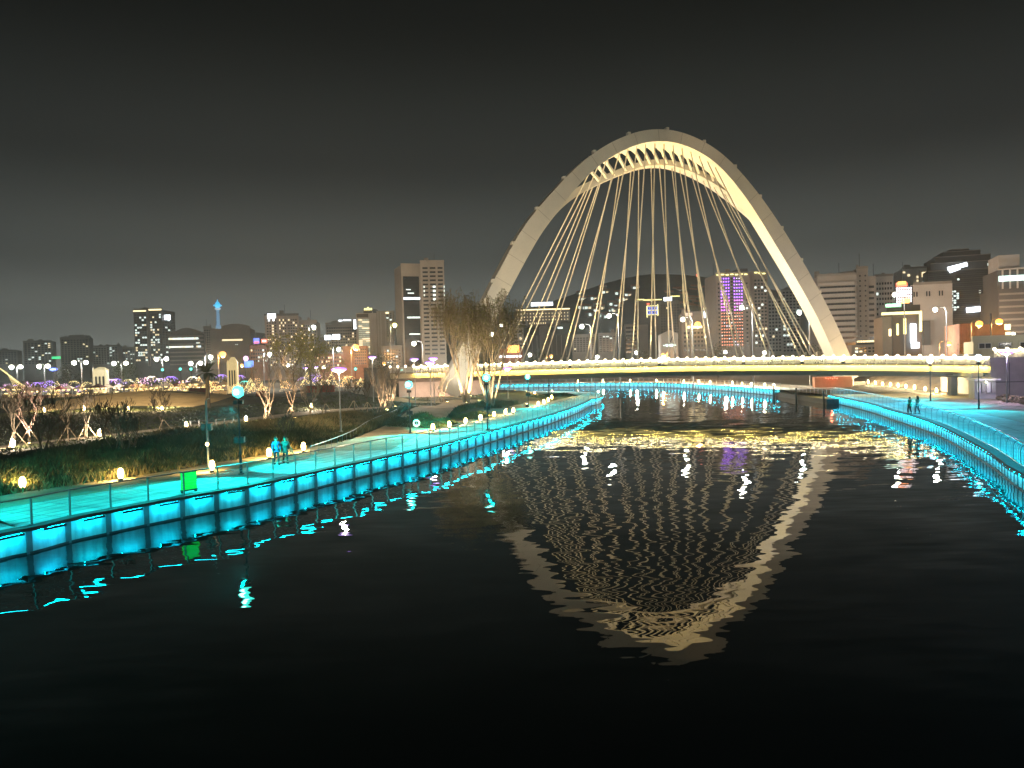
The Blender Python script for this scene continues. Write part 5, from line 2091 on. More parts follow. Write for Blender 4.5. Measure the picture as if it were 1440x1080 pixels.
for k in range(9):
    B.panel('fin', f_grey, 742 + k * 7 - .5, 742 + k * 7 + .5, 471, 500, 10, .6)
B.panel('lit_window', w_cool, 786, 793, 459.5, 462, 9.5)
B.windows(723, 736, 462, 492, 2, 6, y0=8, lit=.02)
B.block('side_stack', f_pale, 722, 737, 459, 9, 20)
# orange board and white shop lights by the left end of the bridge
B = Bld('shop_building', 'small shop building with an orange lit board behind the willow', 'building', 702, 735, 260, 12)
B.block('wall', f_brick, 702, 735, 490)
B.panel('orange_board', s_org, 713.5, 730.5, 485.5, 496)
for k in range(7):
    B.panel('shop_light', s_white, 703 + k * 4.5, 706 + k * 4.5, 500, 502.5)
# --- dark office with yellow roof line
B = Bld('office_block', 'broad dark office block with a yellow roof line and boxed yellow sign', 'building', 896, 958, 470, 30)
B.block('wall', f_dgrey, 897, 957, 423)
B.block('lower_wing', f_brown, 889, 912, 456, -3, 24)
B.panel('roof_line', s_yel, 898, 908, 419.8, 421)
B.panel('roof_line', s_yel, 907, 932, 420.8, 422)
B.panel('roof_line', s_yel, 945, 957, 416.8, 418)
B.panel('roof_sign', s_white, 935, 946, 418.5, 423.5, -.3)
for k in (900, 920, 940, 955):
    B.panel('sign_post', m_dark, k - .3, k + .3, 420, 424)
for a, b_, c_, d in ((911, 912, 430, 446), (926, 927, 428, 444)):
    B.panel('sign_frame', s_yel, a, b_, c_, d, -.2)
for k in range(3):
    B.panel('sign_frame', s_yel, 911, 927, 429.5 + k * 6.2, 430.3 + k * 6.2, -.2)
for k in range(2):
    B.panel('sign_row', s_blue, 912, 926, 431.5 + k * 6, 435 + k * 6, -.1)
    for q in range(4):
        B.panel('sign_mark', m_dark, 912.5 + q * 3.4, 914.4 + q * 3.4, 432 + k * 6, 434.5 + k * 6, -.35)
B.panel('red_sign', s_red, 911.5, 915, 426, 428)
B.windows(930, 956, 428, 480, 7, 14, lit=.02)
B.windows(881, 896, 457, 497, 2, 7, y0=-3.2, lit=.02, fill=(.9, .5))
B.block('grey_annexe', f_grey, 880, 897, 455, -1, 20)
# --- gabled hall
B = Bld('gabled_hall', 'pale gabled hall with a crossed emblem under the middle cables', 'building', 931, 954, 330, 20)
B.block('wall', f_conc, 931, 954, 470)
z0, z1, xa, xb = B.z(470), B.z(464), B.x(930), B.x(955)
MB().prism([(xa, 0), (xb, 0), (xb, .01), (xa, .01)], 0, .01) if False else None
mb = MB()
mb.add([(xa, -.3, z0), (xb, -.3, z0), ((xa + xb) / 2, -.3, z1), (xa, 20, z0), (xb, 20, z0), ((xa + xb) / 2, 20, z1)], [(0, 1, 2), (5, 4, 3), (0, 2, 5, 3), (1, 4, 5, 2), (0, 3, 4, 1)])
mb.build('gable_roof', f_conc, B.root)
B.panel('emblem', s_cool, 937, 947, 484, 487)
B.panel('emblem', s_cool, 933, 951, 485.2, 486, -.2)
mb = MB().bar((B.x(943), -.4, B.z(481)), (B.x(947), -.4, B.z(472)), .2, .35)
mb.build('flag_pole', m_dark, B.root)
# --- orange lit block with a screen
B = Bld('office_block', 'orange lit block with a white screen beside the sodium lamp', 'building', 958, 1008, 380, 20)
B.block('wall', f_brown, 960, 1006, 440)
B.panel('screen', s_white, 991, 1001, 434, 447, -.2)
B.panel('screen_top', s_warm, 990, 1001, 433, 436, -.5)
B.panel('sign', emat('pink_lit_sign', (1.0, .66, .5), .7), 966, 975, 439.5, 444)
B.panel('bright_sign', s_warm, 968, 988, 458, 461.5, -.2)
B.windows(962, 1004, 465, 495, 9, 5, lit=.05)
B.roof(960, 1006, 440, 4, 2)
# --- purple lit tower
B = Bld('apartment_tower', 'tall tower whose face glows purple above and red orange below', 'building', 1009, 1056, 360, 20, math.radians(10))
B.block('wall', f_brown, 1009, 1056, 385)
r = random.Random(3)
grp = {}
for j in range(22):
    for i in range(9):
        px = 1016.5 + i * 3.35 + (1.2 if i > 4 else 0)
        py = 391.5 + j * 4.45
        if i == 4 and j < 11:
            continue
        k = 'purple' if j < 7 else ('magenta' if j < 11 else 'red')
        if r.random() < .16:
            k = 'white'
        grp.setdefault(k, []).append((px, py))
for k, mm in (('purple', s_purp), ('magenta', s_mag), ('red', s_pink), ('white', emat('white_facade_spark', (.9, .8, 1.0), 3.0))):
    mb = MB()
    for px, py in grp[k]:
        q = .52 if k in ('purple', 'magenta') else .36
        mb.box((B.x(px), -.12, B.z(py)), (q * 1.1, .2, q * 1.1))
    tag(mb.build(k + '_light', mm, B.root), kind='stuff')
B.windows(1016, 1046, 389.5, 489, 9, 22, lit=0, fill=(.7, .62))
B.windows(1010, 1015.5, 396, 489, 1, 16, lit=.05, fill=(.35, .4))
B.windows(1048, 1055, 396, 489, 1, 16, lit=.05, fill=(.35, .4))
for k in range(7):
    B.panel('roof_trim_light', s_yel, 1010 + k * 6.4, 1014 + k * 6.4, 385.5 - .5 * (k % 2), 387 - .5 * (k % 2), -.1)
B.block('roof_storey', f_dgrey, 1043, 1056, 377, 3, 10, 386)
B.side_windows(True, 4, 22, 389, 489, .12)
B.roof(1009, 1056, 385, 9, 1)
B = Bld('apartment_tower', 'darker side wing of the purple lit tower with white windows', 'building', 1057, 1081, 372, 20, math.radians(10))
B.block('wall', f_brown, 1057, 1081, 383)
B.windows(1062, 1080, 392, 489, 4, 20, lit=.13)
for k in range(3):
    B.panel('roof_trim_light', s_yel, 1063 + k * 5.4, 1067 + k * 5.4, 382.5 + .8 * k, 384 + .8 * k, -.1)
B.roof(1057, 1081, 383, 2, 0)
for a, b_, pt, D, lab, nx, ny, lit in ((1081, 1100, 420, 560, 'dim pale slab behind the right side cables', 4, 15, .03), (1101, 1126, 407, 600, 'pale apartment block left of the arch leg with lit top windows', 5, 20, .06), (842, 868, 470, 430, 'dim slab behind the middle left cables', 5, 9, .05), (806, 838, 472, 440, 'dim low glass block right of the broad topped building', 7, 7, .05)):
    B = Bld('apartment_block', lab, 'building', a, b_, D, 20)
    B.block('wall', f_pale if a > 1000 else f_grey, a, b_, pt)
    B.windows(a + 1, b_ - 1, pt + 2, 495, nx, ny, lit=lit, seed=a)
    B.roof(a, b_, pt, a, 2)
# red aircraft light on a mast
p = A(981, 387, 700)
r = thing('radio_mast', 'mast on the hill carrying one red light', 'mast', (p.x, 700, ground_z(p.x, 700)))
MB().tube([(0, 0, 0), (0, 0, p.z - r.location.z)], .4, 4).build('mast', m_dark, r)
MB().ball((0, 0, p.z - r.location.z), 1.5, 8).build('red_light', s_red, r)
# --- hillside houses, each a small lit house on the slope
r_ = random.Random(21)
hw_m = {}
hm = MB().box((0, 3, 2.5), (9, 6, 5)).mesh('wall', f_grey)
rm = MB().add([(-4.8, -.3, 5), (4.8, -.3, 5), (4.8, 6.3, 5), (-4.8, 6.3, 5), (-4.8, 3, 7), (4.8, 3, 7)], [(0, 1, 5, 4), (2, 3, 4, 5), (0, 4, 3), (1, 2, 5)]).mesh('roof', f_brick)
wm = [MB().box((-2, -.1, 2.8), (2.6, .3, 2.2)).mesh('lit_window', w_cool), MB().box((1.8, -.1, 2.4), (2.4, .3, 2.4)).mesh('lit_window', w_warm)]
cnt = 0
while cnt < 64:
    px = r_.choice((r_.uniform(806, 880), r_.uniform(806, 1000), r_.uniform(955, 1004), r_.uniform(1090, 1122)))
    py = r_.uniform(404, 446) if px < 1080 else r_.uniform(404, 412)
    # where the line of sight meets the near slope of the hill
    pc = float(np.interp(px, [790, 850, 905, 960, 1010, 1060, 1110, 1170], [420, 398, 385, 386, 392, 402, 412, 425]))
    zc_ = A(px, pc, HILL_D).z
    D = HILL_D - 5
    for q in range(52):
        D_ = HILL_D - 260 + q * 5
        t_ = q * 5 / 260
        zs = zc_ * (t_ / .55 * .62 if t_ < .55 else .62 + (t_ - .55) / .45 * .38)
        if A(px, py, D_).z < zs:
            D = D_
            break
    else:
        continue
    p = A(px, py, D)
    h = thing('hillside_house', 'small house with a lit window among the scattered lights on the hill', 'house', (p.x, D, p.z - 3), r_.uniform(-.5, .5), 'lit houses scattered on the hillside')
    put('wall', hm, h)
    put('roof', rm, h)
    MB().box((0, 3, -14), (9.0, 6, 28)).build('foundation', f_grey, h)
    for w in wm[:r_.choice((1, 2, 2))]:
        put('lit_window', w, h)
    cnt += 1

# --- hospital like pair at the right of the arch
B = Bld('hospital_building', 'pale block with long curved balcony bands just right of the arch', 'building', 1153, 1206, 330, 26)
B.block('wall', f_conc, 1153, 1204, 387)
for k in range(11):
    py = 401 + k * 8.0
    z = B.z(py)
    hh = B.z(py - 3.9) - z
    xa, xb = B.x(1153), B.x(1205)
    o_ = [(xa, .2), (xa, -1.5)] + [(xb - 2.2 + 2.2 * math.sin(t), -1.5 + 2.2 - 2.2 * math.cos(t)) for t in [q * math.pi / 10 for q in range(6)]] + [(xb, .7), (xb, .8)]
    MB().prism(o_, z, z + hh).build('balcony_band', f_pale, B.root)
B.windows(1156, 1202, 400, 488, 10, 11, lit=.0, fill=(.97, .48))
B.roof(1153, 1204, 387, 12, 2)
B.block('roof_storey', f_conc, 1188, 1205, 381, 4, 12, 388)
B = Bld('hospital_building', 'taller plain core tower between the balconied block and the white wing', 'building', 1206, 1232, 334, 26)
B.block('wall', f_conc, 1207, 1222, 377)
B.block('wing', f_pale, 1222, 1233, 388, 2)
B.windows(1210, 1213, 384, 490, 1, 15, lit=0, fill=(.7, .3))
B.windows(1217, 1220, 384, 490, 1, 15, lit=0, fill=(.7, .3))
B.windows(1223.5, 1231, 399, 488, 1, 11, y0=2, lit=0, fill=(.9, .4))
B.roof(1207, 1222, 377, 5, 1)
B = Bld('hospital_building', 'white wing with rows of square windows right of the core tower', 'building', 1233, 1256, 345, 24)
B.block('wall', f_white, 1233, 1256, 388)
B.windows(1234, 1255, 395, 488, 6, 13, lit=.01, fill=(.6, .45))
B.roof(1233, 1256, 388, 6, 1)
B = Bld('shop_building', 'low dark shop row with a thin warm sign right of the arch leg', 'building', 1200, 1262, 200, 14)
B.block('wall', f_brown, 1200, 1262, 484)
B.panel('sign', s_warm, 1207, 1233, 478.3, 481)
B.panel('sign_board', m_dark, 1206, 1234, 477.6, 484)
B.windows(1204, 1260, 487, 496, 10, 2, lit=.12)
# --- back block with lit windows
B = Bld('apartment_block', 'pale block with a few yellow lit windows behind the white block', 'building', 1272, 1311, 420, 24)
B.block('wall', f_pale, 1272, 1311, 377)
for a, b_, c_, d in ((1273, 1276, 381, 383), (1279, 1282, 385, 388), (1297, 1303, 383, 390), (1298, 1303, 392.5, 396), (1290.5, 1292.5, 388, 391), (1290.5, 1292.5, 393.5, 396), (1307, 1309, 383, 391)):
    B.panel('lit_window', w_warm, a, b_, c_, d, 0, .2)
B.windows(1274, 1310, 398, 480, 8, 14, lit=.05)
B.roof(1272, 1311, 377, 8, 1)
# --- blank white block, chamfered
B = Bld('office_block', 'blank white chamfered block with three groups of narrow slits', 'building', 1287, 1338, 290, 22)
xa, xb, xc = B.x(1287), B.x(1302), B.x(1338)
MB().box(((xa + xc) / 2, 12, (B.z(399) + B.z(462)) / 2), (xc - xa, 22, B.z(399) - B.z(462))).build('upper_wall', f_white, B.root)
MB().prism([(xb, 1), (xc, 1), (xc, 22), (xb, 22)], 0, B.z(462)).build('lower_wall', f_white, B.root)
for q in (1289, 1292.5, 1305, 1308.5, 1321, 1324.5):
    B.panel('slit_window', g_dark, q, q + 1.6, 409, 416, 1.0, .2)
MB().box((xb + .3, 6, B.z(468)), (2.2, 18, B.z(446) - B.z(480))).build('dark_recess', f_dgrey, B.root)
B.roof(1289, 1336, 399, 3, 0)
# --- big stepped dark glass tower
B = Bld('office_tower', 'large dark stepped glass tower with a bright white sign high on its face', 'building', 1312, 1412, 400, 40)
for a, b_, pt, y in ((1312, 1414, 378, 0), (1318, 1404, 366, 5), (1326, 1396, 356, 9), (1338, 1386, 348, 13), (1348, 1374, 344, 17)):
    B.block('tier', f_dgrey, a, b_, pt, y, 40 - y)
    B.panel('tier_edge', f_grey, a, b_, pt, pt + 1.0, y, .5)
B.bands('spandrel', mat('dark_spandrel', (.085, .085, .095), .4, .1, .3), 1313, 1413, 380, 470, 16, 0, .42, .3)
B.windows(1313, 1413, 380, 470, 40, 16, lit=.008, fill=(.94, .6))
mb = MB()
B.panel('white_sign', s_white, 1337, 1361, 371.5, 377, -.5, .5, 1.0)
B.panel('white_sign_tail', s_white, 1339, 1352, 376, 380.5, -.4, .4, .8)
r = random.Random(9)
mb = MB()
for j in range(9):
    for i in range(4):
        if r.random() < .6:
            mb.box((B.x(1338.5 + i * 3.6), -.3, B.z(409 + j * 3.2)), (1.0, .3, .75))
tag(mb.build('lit_window', w_cool, B.root), kind='stuff')
B.panel('long_white_sign', s_white, 1359.5, 1403, 431.5, 438.5, -.6, .6, .5)
B.panel('lit_window', w_cool, 1386, 1389, 372, 375, -.2)
B.panel('lit_window', w_cool, 1349, 1351.4, 391, 393.4, -.2)
B.panel('lit_window', w_cool, 1381, 1383.4, 397, 399.4, -.2)
# --- right edge building with a mint lit band
B = Bld('office_block', 'building at the right edge with a mint lit band and white frame', 'building', 1409, 1462, 250, 26)
B.block('wall', f_dgrey, 1409, 1462, 404)
B.block('plant_room', f_pale, 1412, 1438, 356, 3, 14, 382)
B.panel('frame_top', f_white, 1408, 1462, 376.5, 378.2, 0, .8)
for k in range(6):
    B.panel('frame_post', f_white, 1414 + k * 9 - .8, 1414 + k * 9 + .8, 378, 405, 0, .7)
B.block('glazed_storey', f_dgrey, 1409, 1462, 378, 1.5, 20, 404)
B.panel('lit_band', s_cool, 1409, 1462, 387, 394.5, -.5, .4)
B.bands('spandrel', f_grey, 1410, 1462, 408, 480, 8, 0, .3)
# --- signboard building with yellow outline
B = Bld('signboard_building', 'tall narrow building outlined in yellow light with a white lit pillar', 'building', 1246, 1294, 185, 12)
B.block('wall', f_dgrey, 1258, 1294, 440)
B.block('side_wall', f_brown, 1246, 1258, 444, 2)
B.block('dark_roof', m_dark, 1250, 1293, 429, .5, 10, 440)
B.panel('yellow_trim', s_yel, 1243, 1294, 438.5, 442)
B.panel('yellow_trim', s_yel, 1291, 1294, 442, 467)
B.panel('yellow_trim', s_yel, 1271, 1274, 448, 470)
B.panel('yellow_trim', s_yel, 1262, 1264.5, 455, 471)
B.panel('white_pillar', s_white, 1279, 1286, 456, 482, -.3, .5)
B.panel('white_pillar', s_white, 1280, 1290, 482, 490, -.3, .4)
B.panel('lamp', s_warm, 1252, 1255, 462, 472)
B.panel('green_board', s_green, 1248, 1268, 426.5, 431.5, -.1)
for k in range(8):
    B.panel('board_mark', s_white, 1248.6 + k * 2.4, 1250 + k * 2.4, 428 - k * .1, 430 - k * .1, -.35)
mb = MB()
for j in range(6):
    for i in range(7):
        mb.box((B.x(1264.5 + i * 2.9), 1.0, B.z(405 + j * 3.7)), (.30, .2, .36))
tag(mb.build('screen_light', emat('screen_dots', (1.0, .86, .90), 4.0), B.root), kind='stuff')
B.block('screen_back', m_dark, 1262, 1285, 402, 1.3, .5, 429)
for k in (1265, 1282):
    B.panel('screen_post', m_dark, k - .5, k + .5, 426, 430, 1.6, .4)
B.panel('red_sign', s_red, 1262, 1276, 397.5, 403)
B.panel('orange_sign', s_org, 1264, 1274, 396, 399.5, -.3)
B.panel('orange_sign', s_org, 1269, 1279, 419.5, 426.5, .4)
# --- brick block on the right, lit orange
B = Bld('brick_block', 'windowless brick block glowing orange under the sodium lamps', 'building', 1354, 1416, 215, 20)
B.block('wall', f_brick, 1354, 1376, 454)
B.block('rear_wall', f_brick, 1376, 1416, 456, 3, 16)
B.panel('lit_panel', s_warm, 1409, 1416, 457, 465)
B.panel('lit_panel', s_warm, 1410, 1416, 468, 476)
for k in range(8):
    B.panel('brick_rib', f_brick, 1355.5 + k * 2.6, 1356.3 + k * 2.6, 455, 488, 0, .3)
# --- cream cabin building behind the abutment
B = Bld('cabin_building', 'long cream cabin building with framed windows behind the abutment', 'building', 1376, 1472, 118, 7)
B.block('wall', f_cream, 1376, 1472, 479)
B.block('raised_bay', f_cream, 1401, 1433, 475.5, -.06, 6.9)
for a, b_ in ((1383, 1397), (1407, 1422), (1433, 1447)):
    B.panel('window_frame', f_white, a - 1, b_ + 1, 481, 489.5, -.08, .12)
    B.panel('window_pane', g_dark, a, a + (b_ - a) * .46, 482, 488.5, -.20, .06)
    B.panel('window_pane', g_dark, a + (b_ - a) * .54, b_, 482, 488.5, -.20, .06)
for k in range(12):
    B.panel('wall_rib', f_cream, 1378 + k * 7.6, 1378.6 + k * 7.6, 480, 497, 0, .14)
B.roof(1376, 1472, 478.5, 4, 0, f_cream)
lamp_light('wall_wash', 'POINT', thing('wall_lamp', 'lamp on a short mast lighting the cream cabin building', 'lamp', (B.c - 2, B.D - 9, 5.3)), (0, 0, 3.4), WWHITE, 1500, .2)
MB().tube([(0, 0, 0), (0, 0, 3.2)], .06, 6).build('mast', m_steel, bpy.data.objects['wall_lamp'])
MB().ball((0, 0, 3.4), .12, 8).build('bulb', e_street, bpy.data.objects['wall_lamp'])
# --- under the bridge on the right: red lit box, shed, columns
B = Bld('storage_shed', 'brown shed with small red lights under the right end of the bridge', 'shed', 1147, 1196, 139, 3)
B.block('wall', f_brick, 1147, 1196, 530)
for k in range(6):
    B.panel('red_light', s_red, 1161 + k * 2.9, 1162.2 + k * 2.9, 531 + (k % 2) * .6, 532.2 + (k % 2) * .6)
lamp_light('red_wash', 'POINT', B.root, (B.x(1168), -1.2, 2.4), (1, .12, .05), 180, .2)
B.panel('warm_strip', s_warm, 1197, 1197.6, 533, 542)
B = Bld('ticket_kiosk', 'grey kiosk with pale doors beside the abutment on the right', 'kiosk', 1372, 1398, 94, 3)
B.block('wall', m_conc, 1372, 1398, 535)
B.block('flat_roof', f_white, 1370, 1402, 532.5, -.7, 4.5, 535)
for k in range(4):
    B.panel('door', f_white if k % 2 == 0 else f_grey, 1374 + k * 6, 1378.5 + k * 6, 537.5, 552)
lamp_light('kiosk_glow', 'POINT', B.root, (B.x(1385), -1.6, B.z(537)), WWHITE, 50, .1)
MB().ball((B.x(1385), -.5, B.z(537)), .1, 8).build('ceiling_lamp', e_street, B.root)
# embankment behind the bollards on the right
em_pts = [(1205, 540, 2), (1260, 545, 2), (1320, 551, 2), (1362, 553, 2)]
eb = [G(x, y - 1, WALK) for x, y, _ in em_pts]
eb = resample(smoothline(eb, 2), 2.0)
mb = MB()
nrm = normals2(eb)
rows = [[p + Vector((0, 0, -.3)) for p in eb], [p + nrm[i] * 2.5 + Vector((0, 0, 1.1 + .3 * math.sin(i * .7))) for i, p in enumerate(eb)], [p + nrm[i] * 6 + Vector((0, 0, 2.6 + .4 * math.sin(i * .5 + 1))) for i, p in enumerate(eb)], [p + nrm[i] * 9 + Vector((0, 0, 1.0)) for i, p in enumerate(eb)]]
for a, b_ in zip(rows, rows[1:]):
    mb.strip(a, b_)
tag(mb.build('embankment', mat('rough_soil', (.13, .10, .065), .95, .3, .7, .5), smooth=True), kind='structure')

# --- cars on the bridge
def car(label, px, D_i, d, m, heading=1):
    i = idx(px)
    a = EDGE[i] + NE[i] * d + Vector((0, 0, .0))
    t = EDGE[i + 1] - EDGE[i]
    r = thing('parked_car', label, 'car', a, math.atan2(t.y, t.x) + (0 if heading > 0 else math.pi))
    MB().add([(-2.2, -.85, .35), (2.15, -.85, .35), (2.2, -.85, .75), (1.2, -.85, .92), (.55, -.72, 1.42), (-1.2, -.72, 1.45), (-2.1, -.85, .98),
              (-2.2, .85, .35), (2.15, .85, .35), (2.2, .85, .75), (1.2, .85, .92), (.55, .72, 1.42), (-1.2, .72, 1.45), (-2.1, .85, .98)],
             [(0, 1, 2, 3, 4, 5, 6), (13, 12, 11, 10, 9, 8, 7)] + [(k, k + 7, (k + 1) % 7 + 7, (k + 1) % 7) for k in range(7)]).build('body', m, r)
    MB().add([(.45, -.74, 1.36), (1.0, -.83, .95), (-1.6, -.83, 1.0), (-1.1, -.74, 1.38)], [(0, 1, 2, 3)]).add([(.45, -.745, 1.36), (1.0, -.86, .95), (-1.6, -.86, 1.0), (-1.1, -.745, 1.38)], [(0, 1, 2, 3)]).build('side_window', g_dark, r)
    for x in (-1.35, 1.35):
        for s in (-1, 1):
            w = MB().tube([(x, s * .68, .33), (x, s * .88, .33)], .33, 12).build('wheel', m_dark, r)
    for s in (-1, 1):
        MB().box((2.2, s * .6, .66), (.06, .3, .14)).build('headlight', e_street, r)
        MB().box((-2.17, s * .6, .8), (.06, .3, .14)).build('tail_light', s_red, r)


m_carb = mat('black_car_paint', (.02, .02, .022), .25, .05, 1.0, 0, .3, .6)
m_carw = mat('white_car_paint', (.7, .7, .7), .25, .05, 1.0, 0, .0, .6)
car('black car crossing the bridge just left of the right arch leg', 1134, 0, 2.6, m_carb, 1)
car('white car crossing the bridge right of the arch', 1338, 0, 3.0, m_carw, -1)
car('black car behind the bridge rail near mid span', 1090, 0, 4.2, m_carb, -1)
# ================================================================== festival of lights across the lawn on the left
fe_w = emat('fairy_light_warm', (1.0, .58, .18), 2.6)
fe_y = emat('fairy_light_yellow', (1.0, .76, .28), 2.4)
fe_p = emat('fairy_light_purple', (.36, .16, 1.0), 2.6)
fe_k = emat('fairy_light_pink', (1.0, .48, .85), 2.2)
fe_t = emat('fairy_light_teal', (.05, .9, .75), 2.4)
m_tent = mat('tent_canvas', (.66, .52, .40), .8, .1, 1.0)
m_redt = mat('red_canvas', (.34, .06, .04), .8, .1, 1.0)
FESTR = random.Random(77)


def light_mesh(n, R, H, s, seed, shape):
    r = random.Random(seed)
    mb = MB()
    for i in range(n):
        if shape == 'ball':
            v = Vector((r.gauss(0, 1), r.gauss(0, 1), r.gauss(0, 1))).normalized() * (r.random() ** .4)
            p = Vector((v.x * R, v.y * R, H * .64 + v.z * H * .36))
        elif shape == 'palm':
            a = r.choice((0, .9, 1.8, 2.7, 3.6, 4.5, 5.4))
            t = r.random()
            p = Vector((math.cos(a) * R * t, math.sin(a) * R * t, H * (.9 + .25 * t - .5 * t * t)))
        else:
            t = r.random()
            a = r.uniform(0, 6.28)
            p = Vector((math.cos(a) * R * (1 - t), math.sin(a) * R * (1 - t), H * (.12 + .88 * t)))
        mb.add([p + Vector((s, 0, 0)), p + Vector((-s * .5, s * .86, 0)), p + Vector((-s * .5, -s * .86, 0)), p + Vector((0, 0, s * 1.4))], [(0, 1, 3), (1, 2, 3), (2, 0, 3), (0, 2, 1)])
    return mb


LM = {}
for nm, mm in (('purple', fe_p), ('pink', fe_k), ('warm', fe_w), ('yellow', fe_y), ('teal', fe_t)):
    for sh in ('ball', 'palm', 'cone'):
        LM[nm, sh] = light_mesh(80, 1.7, 3.6, .095, hash((len(nm), len(sh))) % 99 + len(nm) * 7, sh).mesh('fairy_lights', mm)
tk = MB().tube([(0, 0, -.1), (.05, 0, 1.2), (.02, .03, 2.4)], [.12, .09, .06], 6)
for k in range(6):
    tk.tube([(.02, 0, 1.8), (math.cos(k) * .7, math.sin(k) * .7, 2.6), (math.cos(k) * 1.2, math.sin(k) * 1.2, 3.1)], [.04, .03, .015], 4)
tkm = tk.mesh('trunk', m_dbark)


def light_tree(px, py, D, col, sh, sc, label, group):
    p = A(px, py, D)
    z0 = ground_z(p.x, D)
    r = thing('light_tree', label, 'light tree', (p.x, D, z0), FESTR.uniform(0, 6), group)
    put('trunk', tkm, r)
    tag(put('fairy_lights', LM[col, sh], r), kind='stuff')
    r.scale = (sc, sc, sc)
    return r


NAMES = {'purple': 'tree wrapped in purple fairy lights among the festival lights', 'pink': 'tree wrapped in pink fairy lights among the festival lights', 'warm': 'tree wrapped in warm fairy lights among the festival lights',
         'yellow': 'tree wrapped in pale yellow fairy lights among the festival lights', 'teal': 'tree wrapped in teal fairy lights among the festival lights'}
lay = [(8, 'pink'), (22, 'purple'), (38, 'pink'), (51, 'purple'), (67, 'purple'), (80, 'yellow'), (90, 'pink'), (103, 'yellow'), (112, 'purple'), (122, 'yellow'), (155, 'pink'), (164, 'purple'), (172, 'purple'), (180, 'yellow'), (193, 'yellow'),
       (204, 'pink'), (213, 'warm'), (225, 'purple'), (232, 'yellow'), (240, 'purple'), (252, 'pink'), (262, 'pink'), (271, 'yellow'), (280, 'warm'), (303, 'warm'), (312, 'purple'), (330, 'yellow'), (337, 'purple'), (344, 'teal'), (352, 'yellow'), (361, 'warm'),
       (425, 'purple'), (432, 'yellow'), (449, 'yellow'), (443, 'purple'), (466, 'yellow'), (487, 'yellow'), (493, 'warm'), (507, 'warm'), (566, 'yellow'), (590, 'purple'), (600, 'pink'), (632, 'pink')]
for k, (px, c) in enumerate(lay):
    D = FESTR.uniform(205, 262)
    light_tree(px, 530, D, c, ('ball', 'palm', 'cone')[k % 3] if c != 'purple' else ('palm' if k % 2 else 'ball'), FESTR.uniform(.85, 1.4), NAMES[c], 'festival trees in ' + c + ' lights')
for k in range(64):
    px = FESTR.uniform(185, 375) if k < 44 else FESTR.uniform(5, 640)
    c = FESTR.choice(('warm', 'yellow', 'warm'))
    light_tree(px, 530, FESTR.uniform(172, 200), c, FESTR.choice(('ball', 'cone')), FESTR.uniform(.45, 1.0), 'low bush of ' + ('warm' if c == 'warm' else 'pale yellow') + ' fairy lights before the festival stalls', 'low ' + c + ' light bushes')
# stalls with lit counters
cp = MB().add([(-1.6, -1.3, 2.3), (1.6, -1.3, 2.3), (1.6, 1.3, 2.3), (-1.6, 1.3, 2.3), (0, 0, 3.3)], [(0, 1, 4), (1, 2, 4), (2, 3, 4), (3, 0, 4), (3, 2, 1, 0)])
cpm = cp.mesh('canopy', m_tent)
cpr = cp.mesh('canopy', m_redt)
lg = MB()
for sx in (-1, 1):
    for sy in (-1, 1):
        lg.box((sx * 1.5, sy * 1.2, 1.15), (.07, .07, 2.3))
lgm = lg.mesh('frame', m_steel)
ctm = MB().box((0, -.9, .5), (2.8, .5, 1.0)).mesh('counter', m_tent)
stl = MB().box((-.7, -1.25, 2.1), (.5, .10, .3)).box((.6, -1.25, 2.1), (.7, .10, .3)).box((0, -1.2, 1.1), (.9, .1, .24)).mesh('light_bar', fe_y)
for k in range(26):
    px = 15 + k * 13.6 + FESTR.uniform(-3, 3)
    if k > 22:
        px = 520 + (k - 22) * 28
    D = FESTR.uniform(182, 206)
    p = A(px, 530, D)
    red = k % 4 == 1
    s = thing('festival_stall', ('red' if red else 'pale') + ' canopied festival stall with a lit bar in the row behind the lawn', 'stall', (p.x, D, ground_z(p.x, D)), FESTR.uniform(-.2, .2), ('red' if red else 'pale') + ' festival stalls')
    put('canopy', cpr if red else cpm, s)
    put('frame', lgm, s)
    put('counter', ctm, s)
    put('light_bar', stl, s)
    if k % 2 == 0:
        lamp_light('stall_glow', 'POINT', s, (0, -.7, 2.0), (1.0, .66, .32), 500, .15)
# lit cream gate and lantern house
def lit_house(px0, px1, pt, pm, D, label, em):
    B = Bld('lit_gatehouse', label, 'lit house', px0, px1, D, 4)
    B.block('wall', em, px0, px1, pm)
    w = B.w
    z1, z2 = B.z(pm), B.z(pt)
    MB().add([(-w * .55, -.2, z1), (w * .55, -.2, z1), (w * .55, 4.2, z1), (-w * .55, 4.2, z1), (-w * .2, 2, z2), (w * .2, 2, z2)], [(0, 1, 5, 4), (1, 2, 5), (2, 3, 4, 5), (3, 0, 4), (3, 2, 1, 0)]).build('roof', em, B.root)
    for k in range(3):
        MB().box((w * (-.3 + .3 * k), -.08, z1 * .5), (w * .14, .3, z1 * .5)).build('opening', m_dark, B.root)
    for k in (-.48, .48):
        MB().lathe([(.25, 0), (.25, z1), (.02, z1 + .8)], 6, (w * k, -.2, 0)).build('turret', em, B.root)


lit_house(131.5, 147, 516, 520, 205, 'cream glowing gatehouse with a small dome among the festival lights', emat('cream_lantern', (1.0, .84, .45), .5, False, (.25, .22, .15)))
lit_house(320, 331.5, 502, 510, 200, 'glowing cream lantern house with dark windows left of the blue screen', emat('warm_lantern', (1.0, .74, .32), .6, False, (.25, .22, .15)))
